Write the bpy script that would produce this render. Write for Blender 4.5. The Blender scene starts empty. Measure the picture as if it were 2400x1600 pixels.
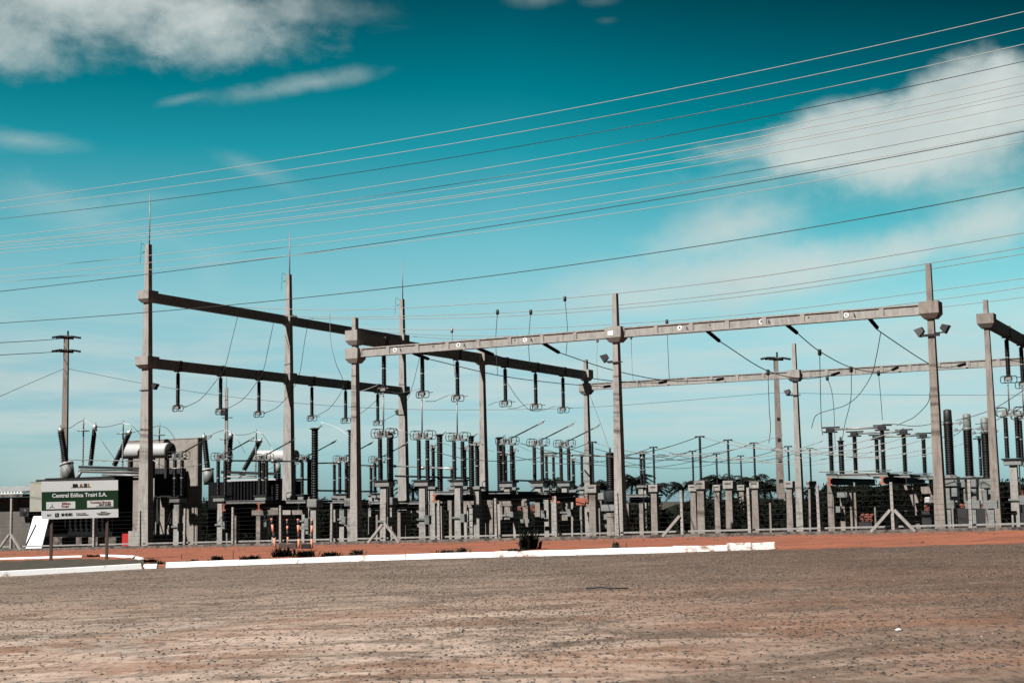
import bpy, math, random
import numpy as np
from math import sin, cos, tan, atan, atan2, pi, radians, sqrt, floor
random.seed(7)
S = bpy.context.scene
COL = S.collection

# ------------------------------------------------------------------ camera model
FP = 3390.0                       # focal length in photo pixels (2400 wide)
PIT = atan(380 / FP); ROL = 0.017
CAM = np.array([0, 0, 1.72])
Fv = np.array([0, cos(PIT), sin(PIT)]); _U = np.array([0, -sin(PIT), cos(PIT)]); _X = np.array([1., 0, 0])
Rv = cos(ROL) * _X - sin(ROL) * _U
Hv = sin(ROL) * _X + cos(ROL) * _U
cd = bpy.data.cameras.new('camera'); cam = bpy.data.objects.new('camera', cd); COL.objects.link(cam)
from mathutils import Matrix, Vector
cam.matrix_world = Matrix(((Rv[0], Hv[0], -Fv[0], CAM[0]), (Rv[1], Hv[1], -Fv[1], CAM[1]), (Rv[2], Hv[2], -Fv[2], CAM[2]), (0, 0, 0, 1)))
cd.sensor_width = 36; cd.lens = 36 * FP / 2400; cd.clip_end = 6000; cd.clip_start = 0.1
S.camera = cam

def ray(x, y): return Fv + Rv * (x - 1200) / FP + Hv * (800 - y) / FP
def pY(x, y, Y):
    d = ray(x, y); return CAM + d * (Y / d[1])
def gz(X): return 0.04 + 0.017 * max(-60., min(60., X))
def gp(x, y):
    d = ray(x, y); t = (0.04 - CAM[2]) / (d[2] - 0.017 * d[0]); return CAM + d * t
# yard grid: u runs along the front row of posts, v runs away from the road
UV = np.array([.881, -.473]); VV = np.array([.473, .881]); O0 = np.array([-7.53, 69.05])
TH = atan2(-.473, .881)
def W(u, v, z): p = O0 + UV * u + VV * v; return np.array([p[0], p[1], z])
def toUV(P):
    q = np.asarray(P[:2]) - O0; return np.array([q @ UV, q @ VV, P[2]])
def onv(x, y, v):
    d = ray(x, y); t = (v + O0 @ VV) / (d[:2] @ VV); return toUV(CAM + d * t)
def onu(x, y, u):
    d = ray(x, y); t = (u + O0 @ UV) / (d[:2] @ UV); return toUV(CAM + d * t)
def atY(x, y, Y): return toUV(pY(x, y, Y))
def zuv(u, v): p = O0 + UV * u + VV * v; return gz(p[0])

# ------------------------------------------------------------------ materials
KX = 2.5        # exposure gain: colours are true albedos, exposed like the photograph
def mat(name, col, rough=.7, metal=0., var=.25, scale=3., col2=None, streak=None, bump=0., spec=.4, thr=None, bscale=None):
    kk = {'white_paint': .33, 'clean_white': .58, 'kerb_paint': .56, 'worn_kerb_paint': .52, 'metal_roof': .55, 'line_wire': .27, 'bollard_orange': .52}.get(name, 1 / KX)
    col = tuple(q * kk for q in col); col2 = None if col2 is None else tuple(q * kk for q in col2)
    m = bpy.data.materials.new(name); m.use_nodes = True
    nt = m.node_tree; N = nt.nodes; L = nt.links; b = N['Principled BSDF']
    b.inputs['Roughness'].default_value = rough; b.inputs['Metallic'].default_value = metal
    b.inputs['Specular IOR Level'].default_value = spec
    tc = N.new('ShaderNodeTexCoord'); oi = N.new('ShaderNodeObjectInfo')
    add = N.new('ShaderNodeVectorMath'); add.operation = 'ADD'
    sc = N.new('ShaderNodeVectorMath'); sc.operation = 'SCALE'; sc.inputs['Scale'].default_value = 37.
    cmb = N.new('ShaderNodeCombineXYZ')
    for i in range(3): L.new(oi.outputs['Random'], cmb.inputs[i])
    L.new(cmb.outputs[0], sc.inputs[0]); L.new(tc.outputs['Object'], add.inputs[0]); L.new(sc.outputs[0], add.inputs[1])
    src = add.outputs[0]
    if streak:
        mp = N.new('ShaderNodeMapping'); mp.inputs['Scale'].default_value = streak; L.new(src, mp.inputs[0]); src2 = mp.outputs[0]
    else: src2 = src
    nz = N.new('ShaderNodeTexNoise'); nz.inputs['Scale'].default_value = scale; nz.inputs['Detail'].default_value = 7; nz.inputs['Roughness'].default_value = .65
    L.new(src2, nz.inputs['Vector'])
    mr = N.new('ShaderNodeMapRange'); mr.inputs['From Min'].default_value = (thr[0] if thr else .3); mr.inputs['From Max'].default_value = (thr[1] if thr else .7)
    L.new(nz.outputs['Fac'], mr.inputs['Value'])
    mx = N.new('ShaderNodeMix'); mx.data_type = 'RGBA'
    c = np.array(col); c2 = np.array(col2) if col2 is not None else c * (1 - var * 1.6)
    c1 = c if col2 is not None else np.minimum(c * (1 + var * .6), .95)
    mx.inputs['A'].default_value = (*c1, 1); mx.inputs['B'].default_value = (*c2, 1)
    L.new(mr.outputs[0], mx.inputs['Factor'])
    fin = mx.outputs['Result']
    if 'concrete' in name:      # rain streaks and blotches
        for st_, lo, hi, dk in (((7, 7, .45), .56, .72, .55), ((1.3, 1.3, 1.1), .52, .68, .72)):
            mp2 = N.new('ShaderNodeMapping'); mp2.inputs['Scale'].default_value = st_; L.new(src, mp2.inputs[0])
            n3 = N.new('ShaderNodeTexNoise'); n3.inputs['Scale'].default_value = 1.7; n3.inputs['Detail'].default_value = 6; n3.inputs['Roughness'].default_value = .7; L.new(mp2.outputs[0], n3.inputs['Vector'])
            r3 = N.new('ShaderNodeMapRange'); r3.inputs['From Min'].default_value = lo; r3.inputs['From Max'].default_value = hi; r3.inputs['To Min'].default_value = 1; r3.inputs['To Max'].default_value = dk; L.new(n3.outputs['Fac'], r3.inputs['Value'])
            sc3 = N.new('ShaderNodeVectorMath'); sc3.operation = 'SCALE'; L.new(fin, sc3.inputs[0]); L.new(r3.outputs[0], sc3.inputs['Scale']); fin = sc3.outputs[0]
    L.new(fin, b.inputs['Base Color'])
    if bump:
        n2 = N.new('ShaderNodeTexNoise'); n2.inputs['Scale'].default_value = bscale or scale * 8; n2.inputs['Detail'].default_value = 5
        L.new(src, n2.inputs['Vector'])
        bp = N.new('ShaderNodeBump'); bp.inputs['Strength'].default_value = bump; bp.inputs['Distance'].default_value = .03
        L.new(n2.outputs['Fac'], bp.inputs['Height']); L.new(bp.outputs[0], b.inputs['Normal'])
    return m
M = {}
M['concrete'] = mat('concrete', (.465, .437, .405), .9, var=.2, scale=2.2, streak=(3, 3, .5), bump=.25)
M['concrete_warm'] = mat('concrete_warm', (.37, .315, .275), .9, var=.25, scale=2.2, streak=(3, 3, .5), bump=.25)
M['concrete_wall'] = mat('concrete_wall', (.40, .36, .32), .9, var=.22, scale=.9, col2=(.27, .225, .19), bump=.2, thr=(.42, .7))
M['concrete_dark'] = mat('concrete_dark', (.23, .19, .165), .95, scale=3, col2=(.035, .03, .027), thr=(.42, .62), bump=.4)
M['insulator'] = mat('insulator', (.010, .009, .009), .5, var=.3, spec=.14)
M['steel'] = mat('galvanised_steel', (.37, .37, .355), .5, .25, var=.2, scale=6)
M['steel_dark'] = mat('dark_steel', (.030, .030, .030), .75, 0., var=.3, spec=.2)
M['alu'] = mat('aluminium', (.62, .62, .6), .35, .5, var=.12)
M['cond'] = mat('conductor', (.42, .41, .39), .5, .3, var=.15)
M['line'] = mat('line_wire', (.78, .76, .72), .8, var=.1)
M['cond_dark'] = mat('dark_conductor', (.018, .018, .018), .6, var=.2)
M['white'] = mat('white_paint', (.76, .77, .75), .5, var=.08, scale=3)
M['white_plain'] = mat('clean_white', (.86, .88, .89), .45, var=.03, scale=2)
M['cabinet'] = mat('cabinet_paint', (.44, .43, .36), .55, var=.1, scale=2)
M['grey_paint'] = mat('grey_paint', (.27, .285, .265), .55, var=.18, scale=3)
M['tank'] = mat('tank_paint', (.009, .009, .010), .9, spec=.1, var=.3, scale=3)
M['radiator'] = mat('radiator_paint', (.034, .035, .040), .8, spec=.2, var=.3, scale=2)
M['orange'] = mat('orange_paint', (.55, .135, .065), .6, var=.25, scale=5)
M['boll_orange'] = mat('bollard_orange', (.80, .29, .17), .6, var=.2, scale=6)
M['black'] = mat('black_paint', (.012, .011, .012), .6, var=.3, scale=6)
M['red'] = mat('red_paint', (.62, .03, .025), .5, var=.15, scale=4)
M['green'] = mat('green_paint', (.012, .065, .022), .45, var=.12, scale=2)
M['dkgreen'] = mat('dark_green_ink', (.006, .022, .016), .5, var=.1)
M['salmon'] = mat('salmon_ink', (.55, .16, .10), .5, var=.1)
M['yellow'] = mat('yellow_ink', (.75, .36, .08), .5, var=.1)
M['grey_ink'] = mat('grey_ink', (.11, .12, .115), .5, var=.1)
M['wood'] = mat('weathered_wood', (.085, .045, .035), .85, var=.3, scale=5, streak=(6, 6, .6))
M['kerb'] = mat('kerb_paint', (.86, .86, .85), .7, scale=1.9, col2=(.40, .29, .23), thr=(.585, .66), bump=.25, bscale=12)
M['kerb_worn'] = mat('worn_kerb_paint', (.78, .74, .70), .75, scale=3.2, col2=(.27, .15, .10), thr=(.50, .60), bump=.4, bscale=12)
M['roof'] = mat('metal_roof', (.72, .73, .72), .5, var=.1, scale=3)
M['render'] = mat('rendered_wall', (.15, .132, .115), .9, var=.2, scale=1.2, bump=.1)  # dark tone stands in for the eaves' shade on the service building
M['tile'] = mat('clay_tile', (.36, .095, .05), .85, scale=9, col2=(.06, .015, .01), thr=(.4, .6), bump=.3)
M['palm'] = mat('palm_leaf', (.018, .024, .013), .8, var=.5, scale=1.5, spec=.15)
M['leaf'] = mat('dark_leaf', (.013, .017, .010), .95, var=.5, scale=.8, spec=.08)
M['trunk'] = mat('palm_trunk', (.09, .075, .06), .9, var=.3, scale=4)
M['weed'] = mat('dry_weed', (.075, .06, .032), .8, var=.5, scale=4)
M['soil'] = mat('planting_soil', (.085, .062, .036), .95, scale=2.5, col2=(.03, .026, .014), bump=.6, bscale=14)

def dirt():
    m = mat('red_dirt', (.46, .165, .098), .95, scale=.9, col2=(.24, .095, .06), thr=(.42, .72), streak=(.45, 1.6, 1), bump=.8, bscale=5, spec=.1)
    return m
M['dirt'] = dirt()
M['gravel'] = mat('yard_gravel', (.042, .036, .03), .95, scale=7, col2=(.016, .013, .011), thr=(.35, .65), bump=.6, bscale=16, spec=.1)

def mth2(N, L, op, a, b=None):
    x = N.new('ShaderNodeMath'); x.operation = op
    for i, q in enumerate((a, b)):
        if q is None: continue
        if isinstance(q, (int, float)): x.inputs[i].default_value = float(q)
        else: L.new(q, x.inputs[i])
    return x.outputs[0]
def road_mat():
    m = bpy.data.materials.new('road_surface'); m.use_nodes = True
    nt = m.node_tree; N = nt.nodes; L = nt.links; b = N['Principled BSDF']
    b.inputs['Roughness'].default_value = .95; b.inputs['Specular IOR Level'].default_value = .12
    tc = N.new('ShaderNodeTexCoord')
    def noise(scale, st, det=6, ro=.6, dist=0):
        mp = N.new('ShaderNodeMapping'); mp.inputs['Scale'].default_value = st; L.new(tc.outputs['Object'], mp.inputs[0])
        n = N.new('ShaderNodeTexNoise'); n.inputs['Scale'].default_value = scale; n.inputs['Detail'].default_value = det
        n.inputs['Roughness'].default_value = ro; n.inputs['Distortion'].default_value = dist
        L.new(mp.outputs[0], n.inputs['Vector']); return n.outputs['Fac']
    def ramp(f, a, bb):
        r = N.new('ShaderNodeMapRange'); r.inputs['From Min'].default_value = a; r.inputs['From Max'].default_value = bb; L.new(f, r.inputs['Value']); return r.outputs[0]
    def mix(fac, A, B):
        x = N.new('ShaderNodeMix'); x.data_type = 'RGBA'; L.new(fac, x.inputs['Factor'])
        for k, c in (('A', A), ('B', B)):
            if isinstance(c, tuple): x.inputs[k].default_value = (*c, 1)
            else: L.new(c, x.inputs[k])
        return x.outputs['Result']
    def mul(a, bb):
        x = N.new('ShaderNodeMath'); x.operation = 'MULTIPLY'; L.new(a, x.inputs[0])
        if isinstance(bb, float): x.inputs[1].default_value = bb
        else: L.new(bb, x.inputs[1])
        return x.outputs[0]
    geo = N.new('ShaderNodeSeparateXYZ'); L.new(tc.outputs['Object'], geo.inputs[0])
    # pale dusty wheel-worn lane nearest the photographer, darker loose gravel near the kerb
    near = ramp(geo.outputs['Y'], 33., 15.)
    base = mix(ramp(noise(.45, (.6, 1.0, 1), 7, .62), .36, .66), (.300, .222, .172), (.192, .140, .105))
    base = mix(mul(ramp(noise(.30, (.6, 1, 1), 6, .6, .4), .44, .60), mul(near, .9)), base, (.43, .235, .155))
    pale = mul(ramp(noise(.62, (.55, 1.1, 1), 9, .74, 1.2), .45, .58), .95)
    rt = ramp(mth2(N, L, 'ADD', geo.outputs['X'], mth2(N, L, 'MULTIPLY', noise(.25, (1, 1, 1), 3), 6.)), 1.5, 10.)
    pale = mul(pale, ramp(rt, 1.15, .1))
    base = mix(mul(pale, ramp(geo.outputs['Y'], 36., 19.)), base, (.70, .535, .43))
    pale2 = mul(ramp(noise(1.5, (.55, .8, 1), 8, .72, .8), .55, .66), .55)
    base = mix(pale2, base, (.53, .40, .315))
    # scrubbed turning marks of a vehicle
    for (px_, py_, R0, wd, lo_, hi_) in ((640, 1486, 2.3, .22, -1.0, -.05), (530, 1478, 2.7, .20, -1.0, -.1), (1050, 1470, 4.4, .25, -1.0, -.3)):
        c_ = gp(px_, py_)
        dx = mth2(N, L, 'SUBTRACT', geo.outputs['X'], c_[0]); dy = mth2(N, L, 'SUBTRACT', geo.outputs['Y'], c_[1])
        wob = mth2(N, L, 'MULTIPLY', mth2(N, L, 'SUBTRACT', noise(1.1, (1, 1, 1), 4), .5), .9)
        rr_ = mth2(N, L, 'ADD', mth2(N, L, 'SQRT', mth2(N, L, 'ADD', mth2(N, L, 'MULTIPLY', dx, dx), mth2(N, L, 'MULTIPLY', dy, dy))), wob)
        ring = ramp(mth2(N, L, 'ABSOLUTE', mth2(N, L, 'SUBTRACT', rr_, R0)), wd, wd * .3)
        arc = mul(ring, ramp(mth2(N, L, 'DIVIDE', dx, R0), hi_, hi_ - .3))
        base = mix(mul(mul(arc, ramp(noise(3., (1, 1, 1), 5), .38, .55)), .55), base, (.52, .45, .38))
    dark = mul(ramp(noise(3.2, (.8, .7, 1), 7, .78), .54, .68), .6)
    base = mix(dark, base, (.085, .068, .056))
    grit = mul(ramp(noise(12., (1., .30, 1), 4, .75), .52, .66), .85)
    base = mix(grit, base, (.062, .052, .044))
    grit3 = mul(ramp(noise(9., (1., .28, 1.3), 4, .75), .57, .68), .62)
    base = mix(grit3, base, (.48, .41, .35))
    dk_ = N.new('ShaderNodeVectorMath'); dk_.operation = 'MULTIPLY'; dk_.inputs[1].default_value = (.68, .575, .52); L.new(base, dk_.inputs[0])
    base = mix(mul(rt, .85), base, dk_.outputs[0])
    gain = N.new('ShaderNodeVectorMath'); gain.operation = 'SCALE'; gain.inputs['Scale'].default_value = 1.06 / KX; L.new(base, gain.inputs[0]); base = gain.outputs[0]
    L.new(base, b.inputs['Base Color'])
    bp = N.new('ShaderNodeBump'); bp.inputs['Strength'].default_value = .55; bp.inputs['Distance'].default_value = .04
    L.new(noise(11., (.8, 1, 1), 6, .7), bp.inputs['Height']); L.new(bp.outputs[0], b.inputs['Normal'])
    return m
M['road'] = road_mat()

# ------------------------------------------------------------------ mesh builder (coordinates u, v, z unless stated)
class MB:
    def __init__(s): s.v = []; s.f = []; s.smooth = []
    def add(s, vs, fs, sm=False):
        n = len(s.v); s.v += [tuple(map(float, q)) for q in vs]
        s.f += [tuple(i + n for i in f) for f in fs]; s.smooth += [sm] * len(fs); return s
    def hexa(s, P):   # 8 points: bottom 4 ccw, top 4 ccw
        return s.add(P, [(3, 2, 1, 0), (4, 5, 6, 7), (0, 1, 5, 4), (1, 2, 6, 5), (2, 3, 7, 6), (3, 0, 4, 7)])
    def box(s, a, b):
        x0, y0, z0 = a; x1, y1, z1 = b
        x0, x1 = min(x0, x1), max(x0, x1); y0, y1 = min(y0, y1), max(y0, y1); z0, z1 = min(z0, z1), max(z0, z1)
        return s.hexa([(x0, y0, z0), (x1, y0, z0), (x1, y1, z0), (x0, y1, z0), (x0, y0, z1), (x1, y0, z1), (x1, y1, z1), (x0, y1, z1)])
    def cbox(s, c, d): return s.box([c[i] - d[i] / 2 for i in range(3)], [c[i] + d[i] / 2 for i in range(3)])
    def bevbox(s, a, b, e):   # box with chamfered vertical and horizontal edges
        import bmesh
        bm = bmesh.new(); bmesh.ops.create_cube(bm, size=1)
        for q in bm.verts:
            q.co = Vector([a[i] + (b[i] - a[i]) * (q.co[i] + .5) for i in range(3)])
        bmesh.ops.bevel(bm, geom=bm.edges[:], offset=e, segments=1, affect='EDGES')
        bm.verts.index_update()
        s.add([q.co for q in bm.verts], [[q.index for q in f.verts] for f in bm.faces]); bm.free(); return s
    def taper(s, c, z0, z1, w0, d0, w1, d1):
        cx, cy = c
        P = []
        for z, w, d in ((z0, w0, d0), (z1, w1, d1)):
            P += [(cx - w / 2, cy - d / 2, z), (cx + w / 2, cy - d / 2, z), (cx + w / 2, cy + d / 2, z), (cx - w / 2, cy + d / 2, z)]
        return s.hexa(P)
    def bar(s, p, q, w, h):   # rectangular bar from p to q
        p = np.array(p, float); q = np.array(q, float); t = q - p; t /= np.linalg.norm(t)
        up = np.array([0, 0, 1.]) if abs(t[2]) < .95 else np.array([0, 1., 0])
        a = np.cross(t, up); a /= np.linalg.norm(a); b = np.cross(a, t)
        P = []
        for e in (p, q):
            P += [e - a * w / 2 - b * h / 2, e + a * w / 2 - b * h / 2, e + a * w / 2 + b * h / 2, e - a * w / 2 + b * h / 2]
        return s.hexa(P)
    def tube(s, pts, r, n=6, r1=None):
        pts = [np.array(q, float) for q in pts]; K = len(pts); vs = []; fs = []
        for i, q in enumerate(pts):
            t = pts[min(i + 1, K - 1)] - pts[max(i - 1, 0)]; t /= (np.linalg.norm(t) + 1e-9)
            up = np.array([0, 0, 1.]) if abs(t[2]) < .9 else np.array([1., 0, 0])
            a = np.cross(t, up); a /= np.linalg.norm(a); b = np.cross(t, a)
            rr = r if r1 is None else r + (r1 - r) * i / (K - 1)
            for k in range(n):
                an = 2 * pi * k / n; vs.append(q + rr * (cos(an) * a + sin(an) * b))
        for i in range(K - 1):
            for k in range(n):
                fs.append((i * n + k, i * n + (k + 1) % n, (i + 1) * n + (k + 1) % n, (i + 1) * n + k))
        fs.append(tuple(range(n))[::-1]); fs.append(tuple((K - 1) * n + k for k in range(n)))
        return s.add(vs, fs, True)
    def lathe(s, prof, p=(0, 0, 0), ax=(0, 0, 1), n=12, sm=True):  # prof: [(r, h)]
        ax = np.array(ax, float); ax /= np.linalg.norm(ax)
        up = np.array([0, 1., 0]) if abs(ax[1]) < .9 else np.array([1., 0, 0])
        a = np.cross(ax, up); a /= np.linalg.norm(a); b = np.cross(ax, a); p = np.array(p, float)
        vs = []; fs = []; K = len(prof)
        for r, h in prof:
            for k in range(n):
                an = 2 * pi * k / n; vs.append(p + ax * h + r * (cos(an) * a + sin(an) * b))
        for i in range(K - 1):
            for k in range(n): fs.append((i * n + k, (i + 1) * n + k, (i + 1) * n + (k + 1) % n, i * n + (k + 1) % n))
        fs.append(tuple(range(n))); fs.append(tuple((K - 1) * n + k for k in range(n))[::-1])
        return s.add(vs, fs, sm)
    def ring(s, c, R, r, ax=(0, 0, 1), n=18, sq=0.):   # torus; sq>0 = rounded square cage
        ax = np.array(ax, float); up = np.array([0, 1., 0]) if abs(ax[1]) < .9 else np.array([0, 0, 1.])
        a = np.cross(ax, up); a /= np.linalg.norm(a); b = np.cross(ax, a); pts = []
        for k in range(n + 1):
            an = 2 * pi * k / n; x, y = cos(an), sin(an)
            if sq: m = (abs(x) ** 4 + abs(y) ** 4) ** .25; x, y = x / m, y / m
            pts.append(np.array(c) + R * x * a + (sq or 1) * R * y * b)
        return s.tube(pts, r, 5)
    def build(s, name, m, parent=None, loc=None, rot=TH, world=False):
        me = bpy.data.meshes.new(name)
        org = np.array(parent['_o']) if parent is not None else (np.array(loc) if loc is not None else np.zeros(3))
        me.from_pydata([tuple(np.array(q) - org) for q in s.v], [], s.f); me.update()
        me.polygons.foreach_set('use_smooth', s.smooth)
        me.materials.append(M[m] if isinstance(m, str) else m)
        o = bpy.data.objects.new(name, me); COL.objects.link(o)
        if parent is not None: o.parent = parent; o['_o'] = [float(q) for q in org]
        else:
            o['_o'] = [float(q) for q in org]
            if not world: o.location = W(*org); o.rotation_euler.z = rot
            else: o.location = tuple(org)
        return o
def tag(o, label, cat, group=None):
    o['label'] = label; o['category'] = cat
    if group: o['group'] = group
    return o
def struct(o): o['kind'] = 'structure'; return o
def stuff(o, label, cat): tag(o, label, cat); o['kind'] = 'stuff'; return o
def thing(name, label, cat, u, v, z=None, group=None, world=False):
    o = bpy.data.objects.new(name, None); COL.objects.link(o); o.empty_display_size = .3
    if z is None: z = zuv(u, v) if not world else gz(u)
    o['_o'] = [float(u), float(v), float(z)]
    if world: o.location = (u, v, z)
    else: o.location = W(u, v, z); o.rotation_euler.z = TH
    return tag(o, label, cat, group)
KIDS = {}
def copy_tree(o, loc=None, parent=None):
    c = o.copy(); COL.objects.link(c)
    if parent is not None: c.parent = parent
    if loc is not None: c.location = loc
    for ch in list(o.children): copy_tree(ch, None, c)
    return c
PROTO = {}
def place(key, builder, u, v, z, label, group=None, zscale=None):
    """one of a kind is built with its parts; every repeat is a copy of it and of each part"""
    if key not in PROTO:
        o = builder(u, v, z); PROTO[key] = o
    else:
        o = copy_tree(PROTO[key], tuple(W(u, v, z))); o['_o'] = [float(u), float(v), float(z)]
    o['label'] = label
    if group: o['group'] = group
    return o
ORD = ['first', 'second', 'third', 'fourth', 'fifth', 'sixth', 'seventh', 'eighth', 'ninth', 'tenth', 'eleventh', 'twelfth', 'thirteenth', 'fourteenth', 'fifteenth', 'sixteenth', 'seventeenth', 'eighteenth']
def nth(i, n, what='from the left'):
    if i == 0: return 'leftmost'
    if i == n - 1: return 'rightmost'
    return ORD[i] + ' ' + what

def sheds(r, L, n, core=.62):
    P = [(r * core, 0)]; d = L / n
    for i in range(n):
        P += [(r * core, d * (i + .25)), (r, d * (i + .45)), (r, d * (i + .55)), (r * core, d * (i + .8))]
    P.append((r * core, L)); return P
def catmull(P, k=6):
    P = [np.array(q, float) for q in P]; P = [2 * P[0] - P[1]] + P + [2 * P[-1] - P[-2]]; out = []
    for i in range(1, len(P) - 2):
        for j in range(k):
            t = j / k; a, b, c, d = P[i - 1:i + 3]
            out.append(.5 * ((2 * b) + (-a + c) * t + (2 * a - 5 * b + 4 * c - d) * t * t + (-a + 3 * b - 3 * c + d) * t ** 3))
    out.append(P[-2]); return out
def pbox(mb, x0, y0, x1, y1, v, dv):   # box whose front face on plane v fills a photo rectangle
    ym = (y0 + y1) / 2; xm = (x0 + x1) / 2
    u0 = onv(x0, ym, v)[0]; u1 = onv(x1, ym, v)[0]; z0 = onv(xm, y1, v)[2]; z1 = onv(xm, y0, v)[2]
    return mb.box((u0, v, z0), (u1, v + dv, z1)), (u0, u1, z0, z1)

# ------------------------------------------------------------------ ground, road, verge, kerbs (world coordinates)
def sheet(name, poly_rows, m, dz):
    """rows of world (x, y) points -> strip mesh lying dz above the ground plane"""
    mb = MB(); n = len(poly_rows[0]); vs = []; fs = []
    for row in poly_rows:
        for x, y in row: vs.append((x, y, gz(x) + dz))
    for i in range(len(poly_rows) - 1):
        for k in range(n - 1): fs.append((i * n + k, i * n + k + 1, (i + 1) * n + k + 1, (i + 1) * n + k))
    mb.add(vs, fs); return struct(mb.build(name, m, world=True))
XS = [-3000, -600, -60, -40, -20, 0, 20, 40, 60, 600, 3000]
sheet('ground', [[(x, y) for x in XS] for y in (-300, 0, 40, 80, 200, 600, 4000)], 'soil', -.64)
# road edge: foot of the kerb, then the ragged tar edge beyond its end
edge_px = [(-500, 1378), (-200, 1362), (0, 1351), (180, 1341), (355, 1331), (388, 1330), (700, 1319), (1000, 1309), (1240, 1303), (1500, 1296), (1700, 1290), (1830, 1286), (2000, 1281.5), (2200, 1276), (2400, 1271.5), (2900, 1259)]
EDGE = [gp(*q) for q in edge_px]
erow = [(-300, EDGE[0][1])] + [(q[0], q[1]) for q in EDGE] + [(300, EDGE[-1][1])]
rows = []
for f in (0, .04, .2, .5, .8, 1): rows.append([(x, -60 * (1 - f) + f * y) for x, y in erow])
sheet('road', rows, 'road', .0)
yard = [[(W(u, v, 0)[0], W(u, v, 0)[1]) for u in (-60, -40, -20, -5, 10, 25, 40, 70)] for v in (-.8, 8, 20, 40, 70)]
sheet('yard_ground', yard, 'gravel', -.55)
# loose sand drifts over the verge: a low uneven bank between kerb and fence
rng = np.random.RandomState(3)
mb = MB(); nx, ny = 280, 14; vs = []; fs = []
ex = np.array([q[0] for q in EDGE]); ey = np.array([q[1] for q in EDGE])
hs = rng.rand(nx + 4, ny + 4)
for i in range(nx + 1):
    x = -60 + 110 * i / nx
    y0 = np.interp(x, ex, ey) + (.14 if x < 8.2 else -.10 - .55 * hs[i, 0] * min(1, (x - 8.2)) - .25 * (1 + sin(x * 2.3)))
    u = ((x - O0[0]) + (1.02) * VV[0] * 1.0) / UV[0]      # point of the fence line (v = -1.02) above this x
    yf = O0[1] + UV[1] * ((x - O0[0] + 1.02 * VV[0]) / UV[0]) - 1.02 * VV[1]
    for k in range(ny + 1):
        t = k / ny; y = y0 + (yf - y0) * t
        bank = .05 * sin(pi * t) + .05 * max(0, (t - .8) * 5)
        vs.append((x, y, gz(x) + .004 + bank + .05 * hs[i, k] * (0 < k)))
for i in range(nx):
    for k in range(ny): a = i * (ny + 1) + k; fs.append((a, a + ny + 1, a + ny + 2, a + 1))
mb.add(vs, fs, True); struct(mb.build('dirt_verge', 'dirt', world=True))

def kerb(px, m='kerb', h=.17, w=.20, name='kerb', back=1, jag=.0, seg=1.2):
    P = [gp(*q) for q in px]
    # resample about every seg metres, with slight unevenness
    Q = [P[0]]
    for a, b in zip(P[:-1], P[1:]):
        k = max(1, int(np.linalg.norm(b - a) / seg))
        for j in range(1, k + 1): Q.append(a + (b - a) * j / k)
    mb = MB(); vs = []; fs = []; n = len(Q)
    for i, q in enumerate(Q):
        t = Q[min(i + 1, n - 1)] - Q[max(i - 1, 0)]; t[2] = 0; t /= np.linalg.norm(t); nrm = np.array([-t[1], t[0], 0]) * back
        z = gz(q[0]) - .03; hh = h + random.uniform(-.012, .012) - jag * random.random(); o = random.uniform(-.012, .012)
        for d, zz in ((0, 0), (.085, hh - .02 + .03), (.11, hh + .03), (w - .02, hh + .03), (w, hh + .01), (w, 0)):
            p = q + nrm * (d + o); vs.append((p[0], p[1], z + zz))
    for i in range(n - 1):
        for k in range(6): a, b = i * 6 + k, i * 6 + (k + 1) % 6; fs.append((a, b, b + 6, a + 6))
    fs.append((5, 4, 3, 2, 1, 0)); fs.append(tuple((n - 1) * 6 + k for k in range(6)))
    mb.add(vs, fs); return struct(mb.build(name, m, world=True))
kerb([(-500, 1378), (-200, 1362), (0, 1351), (180, 1341), (333, 1332.5)], h=.17)
kerb([(335, 1332), (366, 1331)], h=.15)
for ka, kb in zip([(388, 1330), (560, 1323.9), (760, 1317), (950, 1310.6)], [(559, 1323.95), (759, 1317.05), (949, 1310.65), (1155, 1305)]): kerb([ka, kb], h=.175 + random.uniform(-.008, .008))
kerb([(1155.5, 1305), (1240, 1303)], 'kerb_worn', h=.19, jag=.03, seg=.35)
for ka, kb in zip([(1240.5, 1303), (1420, 1298.2)], [(1419, 1298.2), (1578, 1294)]): kerb([ka, kb], h=.175 + random.uniform(-.008, .008))
kerb([(1578.5, 1294), (1640, 1292)], 'kerb_worn', h=.2, jag=.02, seg=.5)
kerb([(1640.5, 1292), (1705, 1290)], 'kerb_worn', h=.19, jag=.02, seg=.5)
kerb([(1706, 1290), (1762, 1288)], 'kerb_worn', h=.24, jag=.02, seg=.5)
kerb([(1766, 1288), (1818, 1286)], 'kerb_worn', h=.22, jag=.03, seg=.4)
kerb([(-200, 1322), (0, 1315.5), (100, 1312), (190, 1309.5)], name='island_kerb', h=.16)
kerb([(228, 1309), (262, 1308.6), (300, 1311), (325, 1317)], name='island_kerb', h=.16, seg=.6)
# planting bed of the island (domed soil)
mb = MB(); fr = [gp(*q) for q in [(-200, 1358), (0, 1347.5), (180, 1338), (340, 1329)]]; bk = [gp(*q) for q in [(-200, 1326), (0, 1318), (190, 1312), (330, 1319)]]
vs = []; fs = []; NX, NY = 40, 8
for i in range(NX + 1):
    t = i / NX * 3; k = min(2, int(t)); a = fr[k] + (fr[k + 1] - fr[k]) * (t - k); b = bk[k] + (bk[k + 1] - bk[k]) * (t - k)
    for j in range(NY + 1):
        s_ = j / NY; p = a + (b - a) * s_; vs.append((p[0], p[1], gz(p[0]) + .06 + .12 * sin(pi * s_) + random.uniform(-.02, .02)))
for i in range(NX):
    for j in range(NY): a = i * (NY + 1) + j; fs.append((a, a + NY + 1, a + NY + 2, a + 1))
mb.add(vs, fs, True); struct(mb.build('planting_bed', 'soil', world=True))

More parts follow.
